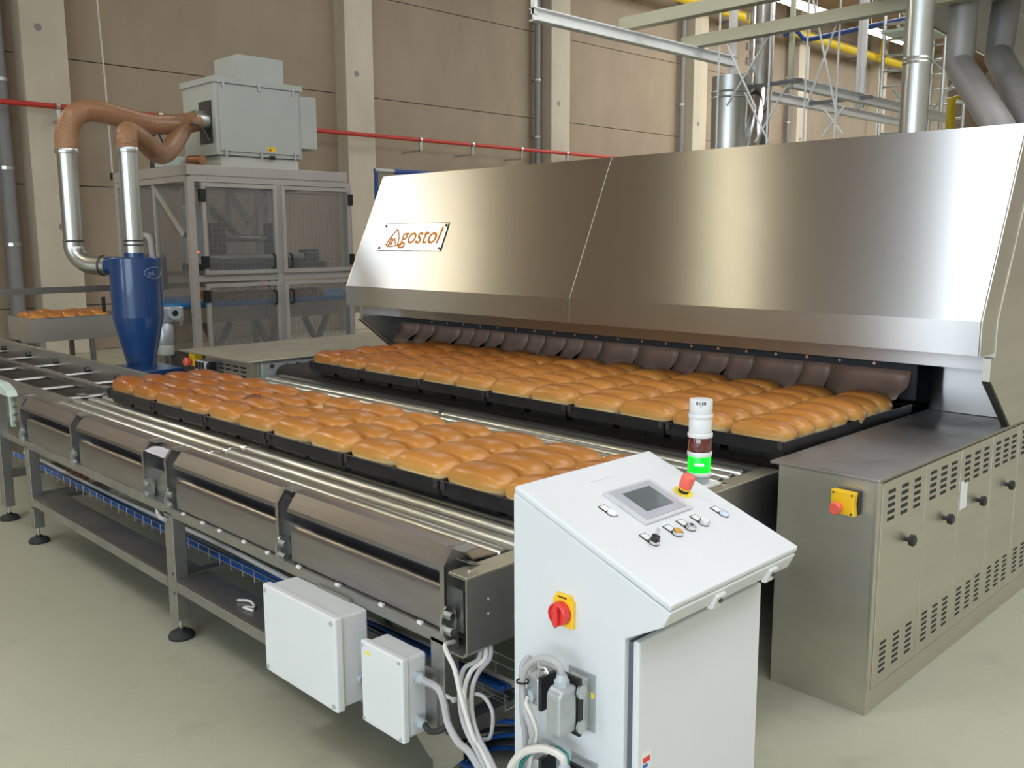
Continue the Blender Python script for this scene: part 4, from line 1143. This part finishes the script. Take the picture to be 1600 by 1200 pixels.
# oval emblem wrapped on the vessel
va = math.atan2(-CYc, -CX) + 0.78
def on_cyl(u, z, off=0.002):
    a = va + u / 0.205
    return Vector((CX + (0.205 + off) * math.cos(a), CYc + (0.205 + off) * math.sin(a), z))
MB().tube([on_cyl(0.092 * math.cos(a), 1.535 + 0.046 * math.sin(a)) for a in [k * math.pi / 16 for k in range(33)]], 0.003, 5, False).build('emblem_ring', M['emblem'], cy)
tmz = text_mesh('emblem_lettering', 'ok', M['emblem'], 0.066, extrude=0.0004)
for v in tmz.vertices:
    p_ = on_cyl(v.co.x - 0.03, 1.535 + v.co.y, 0.0015 + v.co.z)
    v.co = p_
link(tmz, 'emblem_lettering', cy)
du = thing('riser_duct', 'galvanised pipe rising from the top of the blue cyclone', 'duct', (CX, CYc, 1.70))
MB().cyl((CX, CYc, 1.70), (CX, CYc, 2.55), 0.077, n=24).build('pipe', M['galv'], du, True)
for z in (1.80, 1.765, 2.53):
    MB().lathe([(0.079, -0.006), (0.084, 0), (0.079, 0.006)], (CX, CYc, z), 24).build('clamp', M['darksteel' if z < 2 else 'galv'], du, True)
PX1, PY1 = -8.36, 2.95
du = thing('riser_duct', 'galvanised pipe with an elbow into the side of the blue cyclone', 'duct', (PX1, PY1, 1.6))
MB().cyl((PX1, PY1, 1.80), (PX1, PY1, 2.56), 0.080, n=24).build('pipe', M['galv'], du, True)
e1 = Vector((CX - 0.26, CYc - 0.12, 1.59))
MB().tube(spl([(PX1, PY1, 1.80), (PX1, PY1, 1.73), (PX1 + 0.05, PY1 + 0.025, 1.65), (PX1 + 0.14, PY1 + 0.07, 1.60), (PX1 + 0.24, PY1 + 0.13, 1.59), tuple(e1)], 5), 0.080, 20).build('elbow', M['galv'], du, True)
MB().lathe([(0.083, -0.008), (0.090, 0), (0.083, 0.008)], (PX1, PY1, 1.80), 24).build('clamp', M['darksteel'], du, True)
dv = (e1 - Vector((PX1 + 0.24, PY1 + 0.13, 1.59))).normalized()
MB().tube([e1 - dv * 0.06, e1 - dv * 0.05, e1 - dv * 0.04], [0.083, 0.090, 0.083], 20).build('clamp', M['darksteel'], du, True)
HX, HY, HZ = -9.12, 4.50, 3.0
def hose(label, pts, r=0.085):
    t = thing('flexible_hose', label, 'hose', pts[0])
    p_ = spl(pts, 16)
    # ribbed wall
    rs = [r * (1 + 0.025 * math.sin(i * 2.4)) for i in range(len(p_))]
    MB().tube(p_, rs, 20, False).build('wall', M['hose'], t, True)
    MB().lathe([(r * 1.0, -0.02), (r * 1.06, 0), (r * 1.0, 0.02)], pts[0], 20).build('clamp', M['galv'], t, True)
    return t
hose('longer translucent orange hose looping high from the left pipe to the machine box',
     [(PX1, PY1, 2.55), (PX1 - 0.01, PY1 + 0.02, 2.72), (PX1 + 0.0, PY1 + 0.10, 2.86), (PX1 - 0.03, PY1 + 0.26, 2.91), (PX1 - 0.12, PY1 + 0.55, 2.885), (PX1 - 0.27, PY1 + 0.85, 2.87), (PX1 - 0.48, PY1 + 1.18, 2.91), (HX + 0.02, HY - 0.16, 2.96), (HX, HY, HZ)], 0.092)
hose('shorter translucent orange hose dipping from the cyclone pipe to the machine box',
     [(CX, CYc, 2.54), (CX - 0.02, CYc + 0.01, 2.62), (CX - 0.09, CYc + 0.06, 2.70), (CX - 0.22, CYc + 0.22, 2.66), (CX - 0.40, CYc + 0.42, 2.57), (CX - 0.62, CYc + 0.62, 2.60), (CX - 0.92, CYc + 0.88, 2.78), (HX + 0.10, HY - 0.16, 2.93), (HX + 0.05, HY, HZ - 0.02)], 0.085)

# ================================================================ DEPANNING MACHINE
MX, MXB, MY0, MY1, MZ = -8.6, -10.25, 4.13, 5.93, 2.40
mc = thing('depanning_machine', 'tall framed depanning machine with clear guard doors and blue belt', 'machine', (-9.4, 5.0, 0))
def post(x, y, w=0.06, z1=MZ, nm='post'):
    return MB().box(x - w / 2, x + w / 2, y - w / 2, y + w / 2, 0.0, z1).build(nm, M['machframe'], mc, bevel=0.004)
for x in (MX + 0.02, MXB):
    for y in (MY0, MY1):
        post(x, y, 0.07)
post(-9.35, MY0, 0.04)
post(MX + 0.02, 5.06, 0.07, MZ)
for z0, z1 in ((2.36, 2.42), (1.40, 1.46), (0.30, 0.36)):
    MB().box(MX - 0.01, MX + 0.05, MY0, MY1, z0, z1).build('front_rail', M['machframe'], mc)
    MB().box(MXB - 0.03, MXB + 0.03, MY0, MY1, z0, z1).build('rear_rail', M['machframe'], mc)
    if z0 > 2 or z0 < 1:
        MB().box(MXB, MX, MY0 - 0.03, MY0 + 0.03, z0, z1).build('side_rail', M['machframe'], mc)
        MB().box(MXB, MX, MY1 - 0.03, MY1 + 0.03, z0, z1).build('side_rail', M['machframe'], mc)
for a, b_, c_, d_ in ((MX - 0.02, MX + 0.06, MY0 - 0.04, MY1 - 0.02), (MXB - 0.04, MXB + 0.04, MY0 - 0.04, MY1 - 0.02), (MXB + 0.04, MX - 0.02, MY0 - 0.04, MY0 + 0.04), (MXB + 0.04, MX - 0.02, MY1 - 0.10, MY1 - 0.02), (MXB + 0.04, MX - 0.02, 4.66, 4.74), (MXB + 0.04, MX - 0.02, 5.49, 5.57)):
    MB().box(a, b_, c_, d_, 2.42, 2.52).build('top_fascia', M['machframe'], mc, bevel=0.004)
# four guard doors
for (y0, y1, hinge) in ((4.22, 5.03, 1), (5.09, 5.93, -1)):
    for z0, z1 in ((1.47, 2.35), (0.40, 1.38)):
        d = thing_part = MB()
        w = 0.038
        d.box(MX + 0.05, MX + 0.085, y0, y1, z1 - w, z1).box(MX + 0.05, MX + 0.085, y0, y1, z0, z0 + w)
        d.box(MX + 0.05, MX + 0.085, y0, y0 + w, z0 + w, z1 - w).box(MX + 0.05, MX + 0.085, y1 - w, y1, z0 + w, z1 - w)
        d = d.build('guard_door', M['machframe'], mc)
        MB().box(MX + 0.064, MX + 0.070, y0 + w, y1 - w, z0 + w, z1 - w).build('clear_sheet', M['poly'], d)
        gr = MB()
        for k in range(1, int((y1 - y0) / 0.05)):
            gr.box(MX + 0.058, MX + 0.060, y0 + k * 0.05, y0 + k * 0.05 + 0.003, z0 + w, z1 - w)
        for k in range(1, int((z1 - z0) / 0.05)):
            gr.box(MX + 0.058, MX + 0.060, y0 + w, y1 - w, z0 + k * 0.05, z0 + k * 0.05 + 0.003)
        g_ = gr.build('guard_mesh', M['frame'], d); g_['kind'] = 'stuff'
        yh = y1 - 0.07 if hinge > 0 else y0 + 0.07
        zh = z0 + 0.12 if z0 > 1 else z1 - 0.16
        MB().tube([(MX + 0.085, yh, zh + 0.07), (MX + 0.125, yh, zh + 0.06), (MX + 0.125, yh, zh - 0.06), (MX + 0.085, yh, zh - 0.07)], 0.012, 8).build('handle', M['black'], d, True)
        yq = y0 + 0.005 if hinge > 0 else y1 - 0.005
        for zz in (z0 + 0.12, z1 - 0.12):
            MB().box(MX + 0.05, MX + 0.10, yq - 0.03, yq + 0.03, zz - 0.06, zz + 0.06).build('hinge', M['black'], d)
MB().box(MXB, MX, MY0 + 0.005, MY0 + 0.010, 0.40, 2.36).build('side_sheet', M['poly'], mc)
MB().box(MXB + 0.005, MXB + 0.010, MY0, MY1, 0.40, 2.36).build('rear_sheet', M['poly'], mc)
MB().box(MX + 0.05, MX + 0.062, 4.155, 4.175, 1.68, 1.70).build('indicator', M['led_red'], mc)
# inside
ins = M['darksteel']
for y, s in ((4.35, 1), (5.75, -1)):
    MB().beam((-9.9, y, 2.36), (-9.9, y + s * 0.55, 1.5), 0.06).build('brace', M['machframe'], mc)
MB().beam((-10.2, 5.4, 2.35), (-10.2, 5.93, 1.6), 0.06).build('brace', M['machframe'], mc)
MB().beam((-9.4, 4.15, 2.36), (-8.75, 4.15, 1.85), 0.06).build('brace', M['machframe'], mc)
for y in (4.65, 5.15, 5.55):
    MB().box(-9.9, -9.84, y, y + 0.06, 1.4, 2.36).build('inner_post', M['machframe'], mc)
MB().cyl((-9.0, 4.5, 2.30), (-9.0, 4.5, 1.50), 0.03, n=12).build('slide_rod', M['chrome'], mc, True)
MB().beam((-9.3, 4.62, 2.2), (-9.3, 5.05, 1.80), 0.16, 0.03).build('belt_flap', M['curtain'], mc)
MB().cyl((-9.0, 4.62, 1.82), (-9.0, 5.30, 1.82), 0.035, n=12).build('suction_bar', M['chrome'], mc, True)
MB().box(-9.08, -8.92, 4.5, 4.66, 1.62, 1.98).build('carriage', ins, mc, bevel=0.01)
MB().box(-9.08, -8.92, 5.18, 5.34, 1.62, 1.98).build('carriage', ins, mc, bevel=0.01)
MB().cyl((-8.9, 4.45, 1.62), (-8.9, 5.65, 1.62), 0.04, n=12).build('suction_bar', M['alu'], mc, True)
MB().box(-9.2, -8.82, 4.3, 5.8, 1.50, 1.57).build('suction_head', ins, mc)
MB().box(-8.98, -8.85, 5.55, 5.72, 1.56, 1.70).build('valve_block', ins, mc)
MB().box(-9.0, -8.8, 4.24, 4.42, 1.56, 2.15).build('valve_block', M['greyplastic'], mc, bevel=0.02)
MB().box(-9.9, -8.72, 3.95, 7.2, 1.14, 1.19).build('belt', M['beltblue'], mc, bevel=0.01)
MB().box(-8.78, -8.74, 4.05, 7.2, 0.98, 1.14).build('belt_side', M['tabletop'], mc)
for y in (4.4, 5.0, 5.6):
    MB().beam((-9.0, y, 0.36), (-9.0, y + 0.3, 0.95), 0.05).build('brace', M['machframe'], mc)
    MB().beam((-9.0, y + 0.3, 0.36), (-9.0, y, 0.95), 0.05).build('brace', M['machframe'], mc)
MB().box(-9.6, -8.8, 4.3, 5.8, 0.36, 0.62).build('base_unit', ins, mc)
MB().box(-10.1, -9.5, 4.18, 4.30, 1.28, 1.66).build('side_pump', ins, mc, bevel=0.05)
MB().tube(spl([(-10.0, 4.1, 1.66), (-9.95, 4.1, 1.82), (-9.6, 4.1, 1.85), (-9.45, 4.1, 1.80), (-9.42, 4.1, 1.55)]), 0.035, 10).build('air_hose', M['cable'], mc, True)
for k in range(9):
    loaf((-8.92, 4.42 + k * 0.158, 1.205), random.uniform(-0.05, 0.05), (0.72, 0.62, 0.55),
         'loaf behind the lower guard doors on the blue belt, %s from the left' % ORD[k], 'loaves inside the depanning machine')
# filter box on the roof of the machine
fb = thing('filter_unit', 'grey-green metal filter box on top of the depanning machine', 'box', (-9.2, 5.1, 2.52))
MB().box(-9.62, -8.92, 4.61, 5.60, 2.66, 3.40).build('housing', M['greypaint'], fb, bevel=0.006)
MB().box(-9.55, -8.95, 4.66, 5.57, 2.52, 2.655).build('plinth', mat('filter_plinth', (0.56, 0.55, 0.48), 0.5), fb)
MB().box(-9.64, -8.90, 4.59, 5.62, 3.37, 3.43).build('lid', M['greypaint'], fb, bevel=0.004)
MB().box(-8.92, -8.905, 4.65, 5.57, 2.70, 3.36).build('door', M['greypaint'], fb, bevel=0.003)
MB().box(-9.45, -8.95, 4.90, 5.43, 3.43, 3.68).build('fan_box', M['greypaint'], fb, bevel=0.005)
MB().box(-9.30, -8.92, 5.60, 5.80, 2.78, 3.33).build('side_box', M['greypaint'], fb, bevel=0.005)
for y in (4.70, 5.10, 5.50):
    for z in (3.37, 2.69):
        MB().box(-8.905, -8.89, y - 0.012, y + 0.012, z - 0.05, z + 0.03).build('clasp', M['alu'], fb)
wl_ = MB().box(-8.904, -8.902, 5.18, 5.27, 2.72, 2.77).build('warning_label', M['yellow'], fb)
MB().prism([(5.19, 2.73), (5.22, 2.73), (5.205, 2.76)], 'x', -8.902, -8.901).build('warning_sign', M['black'], wl_)
MB().box(-8.904, -8.902, 5.19, 5.26, 2.64, 2.68).build('name_label', M['black'], fb)
MB().box(HX - 0.13, HX + 0.13, 4.600, 4.612, 2.78, 3.20).build('port_plate', M['darksteel'], fb)
MB().cyl((HX + 0.02, 4.46, HZ), (HX + 0.02, 4.62, HZ), 0.10, n=20).build('port_collar', M['galv'], fb, True)
vb = thing('valve_island', 'cluster of air valves with a pale box beside the filter unit', 'valve', (-9.2, 4.2, 2.42))
MB().box(-9.25, -8.95, 4.10, 4.30, 2.524, 2.62).build('terminal_box', M['mint'], vb, bevel=0.005)
MB().box(-9.45, -9.30, 4.14, 4.24, 2.524, 2.66).build('regulator', M['darksteel'], vb)
for k in range(4):
    MB().cyl((-9.22 + k * 0.08, 4.18, 2.62), (-9.22 + k * 0.08, 4.18, 2.74 + 0.03 * (k % 2)), 0.025, n=10).build('valve', M['darksteel' if k % 2 else 'pipe_blue'], vb, True)
MB().tube(spl([(-9.42, 4.16, 2.66), (-9.42, 4.15, 2.80), (-9.25, 4.15, 2.86), (-9.2, 4.18, 2.76)]), 0.010, 6).build('air_line', M['cable_k'], vb, True)
MB().tube(spl([(-8.98, 4.20, 2.72), (-8.92, 4.25, 2.90), (-8.86, 4.40, 2.92), (-8.82, 4.48, 2.78)]), 0.010, 6).build('air_line', M['cable_k'], vb, True)
MB().cyl((-8.9, 4.30, 2.58), (-8.74, 4.36, 2.58), 0.05, n=12).build('air_filter', mat('copper_filter', (0.5, 0.25, 0.13), 0.3, 0.7), vb, True)
# gearmotor hanging by the belt end
gm = thing('gear_motor', 'grey gear motor hanging at the belt end beside the blue cyclone', 'motor', (-8.75, 3.92, 0.8))
MB().box(-8.80, -8.62, 3.78, 4.02, 1.02, 1.17).build('gearbox', M['alu'], gm, bevel=0.012)
MB().cyl((-8.62, 3.92, 1.11), (-8.59, 3.92, 1.11), 0.065, n=16).build('shaft_cover', M['greyplastic'], gm, True)
MB().cyl((-8.59, 3.92, 1.11), (-8.585, 3.92, 1.11), 0.03, n=12).build('shaft_cap', M['black'], gm, True)
MB().lathe([(0.075, 0.80), (0.085, 0.83), (0.085, 1.0), (0.06, 1.03)], (-8.71, 3.86, 0), 20).build('motor_body', M['alu'], gm, True)
MB().lathe([(0.07, 0.70), (0.08, 0.71), (0.08, 0.79), (0.075, 0.80)], (-8.71, 3.86, 0), 20).build('fan_cowl', M['greypaint'], gm, True)
# far side conveyor with loaves
fc = thing('outfeed_conveyor', 'steel side conveyor leading loaves to the depanning machine', 'conveyor', (-9.2, 3.2, 0))
MB().box(-9.02, -9.0, 2.76, 4.05, 0.885, 1.095).build('side_panel', M['steel_v'], fc)
MB().box(-9.62, -9.60, 2.76, 4.05, 0.885, 1.095).build('side_panel', M['steel_v'], fc)
MB().box(-9.60, -9.02, 2.76, 4.05, 1.055, 1.065).build('belt', M['darksteel'], fc)
MB().box(-9.62, -9.0, 2.74, 2.76, 0.885, 1.10).build('end_panel', M['steel_v'], fc)
MB().box(-9.06, -9.0, 2.76, 4.05, 1.095, 1.103).build('guide_edge', M['frame'], fc)
for y in (2.80, 3.29, 4.0):
    for x in (-9.03, -9.58):
        MB().box(x - 0.02, x + 0.02, y - 0.02, y + 0.02, 0, 0.885).build('leg', M['frame'], fc)
MB().box(-9.07, -9.04, 3.415, 3.445, 1.10, 1.27).build('guide_pin', M['black'], fc, bevel=0.004)
n = 0
for r in range(2):
    for k in range(5):
        loaf((-9.17 - 0.29 * r, 2.86 + k * 0.135 + 0.02 * r, 1.075), random.uniform(-0.15, 0.15), (0.98, 0.88, 0.8),
             'loaf on the far side conveyor left of the cyclone, %s row, %s from the left' % (('near', 'far')[r], ORD[k]), 'loaves on the far side conveyor')

# ================================================================ OVERHEAD STEELWORK, DUCTS, PIPES
fr = thing('support_frame', 'white hanging steel frame of rails and posts above the oven', 'frame', (-5.7, 9.6, 2.3))
def rail(p0, p1, w=0.09, h=0.10, nm='rail', m='whitesteel'):
    mb = MB()
    p0, p1 = Vector(p0), Vector(p1)
    d = (p1 - p0).normalized()
    up = Vector((0, 0, 1)) if abs(d.z) < 0.5 else Vector((1, 0, 0))
    mb.beam(p0, p1, w * 0.25, h, up).beam(p0 + up * h / 2, p1 + up * h / 2, w, h * 0.12, up).beam(p0 - up * h / 2, p1 - up * h / 2, w, h * 0.12, up)
    return mb.build(nm, M[m], fr)
rail((-6.03, 6.22, 3.79), (-6.03, 9.55, 3.79))
rail((-6.03, 9.55, 3.50), (-6.03, 14.2, 3.50))
rail((-5.36, 9.57, 3.50), (-5.36, 14.2, 3.50))
MB().beam((-6.03, 9.56, 3.50), (-5.2, 9.56, 3.50), 0.04).build('cross_bar', M['pipe_grey'], fr)
MB().beam((-6.03, 11.3, 3.50), (-5.2, 11.3, 3.50), 0.04).build('cross_bar', M['pipe_grey'], fr)
MB().beam((-5.95, 9.3, 4.05), (-5.2, 9.3, 4.05), 0.035).build('cross_bar', M['pipe_grey'], fr)
for x, y, z0 in ((-6.03, 6.24, 3.79), (-6.10, 9.56, 3.45), (-6.02, 9.50, 3.45), (-5.34, 9.57, 3.45), (-5.48, 11.5, 3.40), (-5.40, 11.45, 3.40)):
    MB().box(x - 0.025, x + 0.025, y - 0.02, y + 0.02, z0, 9.1).build('post', M['whitesteel' if x < -5.35 else 'beige'], fr)
for x in (-5.89, -5.27, -4.85, -4.51):
    MB().cyl((x, 9.0, 2.28), (x, 9.0, 4.25 if x < -5 else 9.1), 0.011, n=6).build('rod', M['whitesteel'], fr, True)
for a, b_ in (((-5.88, 4.02), (-5.42, 3.17)), ((-5.29, 3.90), (-5.78, 3.24)), ((-4.81, 4.16), (-4.52, 3.08)), ((-4.51, 4.0), (-4.82, 3.17)),
              ((-5.56, 3.35), (-5.25, 2.81)), ((-5.07, 3.36), (-5.41, 2.82)), ((-4.65, 3.1), (-4.42, 2.82)), ((-4.42, 3.1), (-4.65, 2.82))):
    MB().cyl((a[0], 9.01, a[1]), (b_[0], 9.01, b_[1]), 0.011, n=6).build('brace_rod', M['whitesteel'], fr, True)
t = tag(MB().box(-6.25, 4, 7.70, 7.82, 3.90, 4.02).build('roof_beam', M['beige'], bevel=0.004), 'nearer beige beam crossing above the oven hood', 'beam')
t = tag(MB().box(-6.20, 4, 8.72, 8.85, 3.85, 3.97).build('roof_beam', M['beige'], bevel=0.004), 'farther beige beam crossing above the oven hood', 'beam')
# flues
def flue(label, segs, r, m='galv', rings=(), cat='flue', base=None):
    t = thing('flue_pipe', label, cat, base or segs[0][0])
    for s in segs:
        MB().tube(s, r, 28).build('pipe', M[m], t, True)
    for p_ in rings:
        MB().lathe([(r * 1.0, -0.012), (r * 1.05, 0), (r * 1.0, 0.012)], p_, 28).build('ring', M[m], t, True)
    return t
flue('slim stainless flue rising behind the hood at right', [[(-2.90, 7.0, 2.28), (-2.90, 7.0, 9.1)]], 0.098, 'galv', [(-2.90, 7.0, 3.05), (-2.90, 7.0, 3.08)])
flue('short wide stainless flue stack behind the oven hood', [[(-5.87, 9.2, 2.28), (-5.87, 9.2, 3.57)]], 0.195, 'galv', [(-5.87, 9.2, 3.34), (-5.87, 9.2, 3.40)])
t = flue('tall shiny flue beside the short stack with slanted branch', [[(-5.82, 9.75, 3.42), (-5.82, 9.75, 9.1)], [(-5.82, 9.75, 3.46), (-5.62, 9.35, 2.75), (-5.60, 9.3, 2.3)]], 0.135, 'chrome')
for k in range(9):
    MB().box(-5.935, -5.925, 9.60, 9.64, 3.6 + 0.16 * k, 3.68 + 0.16 * k).build('rivet_row', M['galv'], t)
pl = thing('exhaust_plenum', 'large grey sheet metal plenum above the oven at top right', 'duct', (-2, 11, 4.0))
MB().prism([(-4.0, 8.3), (1.5, 8.3), (1.5, 17), (-4.62, 17)], 'z', 4.0, 4.7).build('box', M['plenum'], pl)
for y in (9.6, 11.8, 14.0):
    MB().beam((-3.28 - (y - 9.6) * 0.05, y, 3.998), (-3.35 - (y - 9.6) * 0.05, y + 2.1, 3.998), 0.012, 0.006).build('seam', M['galv'], pl)
MB().beam((-4.0, 8.3, 4.0), (-4.62, 17, 4.0), 0.03).build('edge_angle', M['galv'], pl)
flue('left slanted duct from the oven up to the plenum', [[(-3.38, 9.1, 4.0), (-3.38, 9.1, 3.36), (-2.74, 8.3, 2.69), (-2.5, 8.0, 2.28)]], 0.125, 'plenum', base=(-2.5, 8.0, 2.28))
flue('right slanted duct from the oven up to the plenum', [[(-3.25, 9.8, 4.0), (-3.25, 9.7, 3.50), (-2.57, 8.6, 2.72), (-2.2, 8.2, 2.28)]], 0.125, 'plenum', base=(-2.2, 8.2, 2.28))
t = thing('gas_pipe', 'yellow gas pipe running high along the wall', 'pipe', (-15.2, 28, 8.13))
MB().cyl((-15.2, 18, 8.13), (-15.2, 38, 8.13), 0.13, n=12).build('pipe', M['pipe_yellow'], t, True)
MB().tube([(-15.2, 33, 8.13), (-14.9, 33, 8.13), (-14.9, 33, 8.8), (-14.9, 36, 8.8)], 0.11, 10).build('branch', M['pipe_yellow'], t, True)
for y in (20, 24, 28, 32, 36):
    MB().box(WX, -15.2, y - 0.05, y + 0.05, 7.92, 8.0).build('bracket', M['pipe_grey'], t)
t = tag(MB().tube([(-4.52, 12, 2.28), (-4.52, 12, 3.47), (-4.40, 12.2, 3.52)], 0.05, 10).build('gas_pipe', M['pipe_yellow'], None, True), 'short upright yellow gas pipe on the oven roof', 'pipe')
t = tag(MB().tube(spl([(-10.23, 18, 5.94), (-9.95, 18, 5.98), (-9.75, 18, 5.80), (-9.4, 18, 5.78), (-7.6, 18, 5.85), (-4, 18, 5.9)]), 0.05, 8).build('water_pipe', M['pipe_blue'], None, True), 'thin blue pipe high behind the steel frame', 'pipe')
t = thing('air_pipe', 'blue and steel pipe end behind the left top of the hood', 'pipe', (-9.0, 6.7, 2.6))
MB().cyl((-9.0, 6.9, 2.60), (-9.0, 9.5, 2.60), 0.035, n=10).build('pipe', M['pipe_blue'], t, True)
MB().cyl((-9.0, 6.62, 2.60), (-9.0, 6.9, 2.60), 0.03, n=10).build('valve', M['galv'], t, True)
MB().cyl((-9.0, 6.64, 0.0), (-9.0, 6.64, 2.62), 0.025, n=8).build('drop_pipe', M['pipe_blue'], t, True)
# scaffold tower
sf = thing('scaffold_tower', 'grey aluminium scaffold tower behind the slim flue', 'scaffold', (-6.3, 15.2, 0))
for x in (-6.76, -6.35, -5.80):
    for y in (15.0, 15.9):
        MB().cyl((x, y, 0.0), (x, y, 5.3), 0.03, n=8).build('upright', M['galv'], sf, True)
for k in range(12):
    z = 2.5 + 0.24 * k
    MB().cyl((-6.76, 15.0, z), (-6.35, 15.0, z), 0.02, n=6).build('rung', M['galv'], sf, True)
    MB().cyl((-6.35, 15.9, z), (-5.80, 15.9, z), 0.02, n=6).build('rung', M['galv'], sf, True)
    if k % 3 == 0:
        MB().cyl((-5.80, 15.0, z), (-5.80, 15.9, z), 0.02, n=6).build('rung', M['galv'], sf, True)
for a, b_ in (((-6.76, 3.0), (-5.8, 4.2)), ((-5.8, 3.0), (-6.76, 4.2)), ((-6.76, 5.2), (-5.8, 4.2))):
    MB().cyl((a[0], 15.45, a[1]), (b_[0], 15.45, b_[1]), 0.02, n=6).build('diagonal_brace', M['mint'], sf, True)
MB().box(-6.8, -5.75, 14.95, 15.95, 5.0, 5.05).build('platform', M['mint'], sf)
# fluorescent lamps hung under the roof
def lamp(n, x, y, z, lab, L=2.6):
    t = thing('fluorescent_lamp', lab, 'lamp', (x, y, z), 'fluorescent lamps under the roof')
    MB().box(x - 0.12, x + 0.12, y - L / 2, y + L / 2, z, z + 0.08).build('housing', M['whitesteel'], t)
    for dx in (-0.06, 0.06):
        MB().cyl((x + dx, y - L / 2 + 0.05, z - 0.03), (x + dx, y + L / 2 - 0.05, z - 0.03), 0.025, n=8).build('tube', M['tube_light'], t, True)
    for dy in (-L / 3, L / 3):
        MB().cyl((x, y + dy, z + 0.08), (x, y + dy, 9.15), 0.006, n=4).build('hanger', M['galv'], t)
lamp(0, -12.1, 22.0, 7.5, 'fluorescent lamp hanging above the yellow gas pipe')
lamp(1, -11.7, 26.0, 7.3, 'fluorescent lamp hanging behind the scaffold tower')
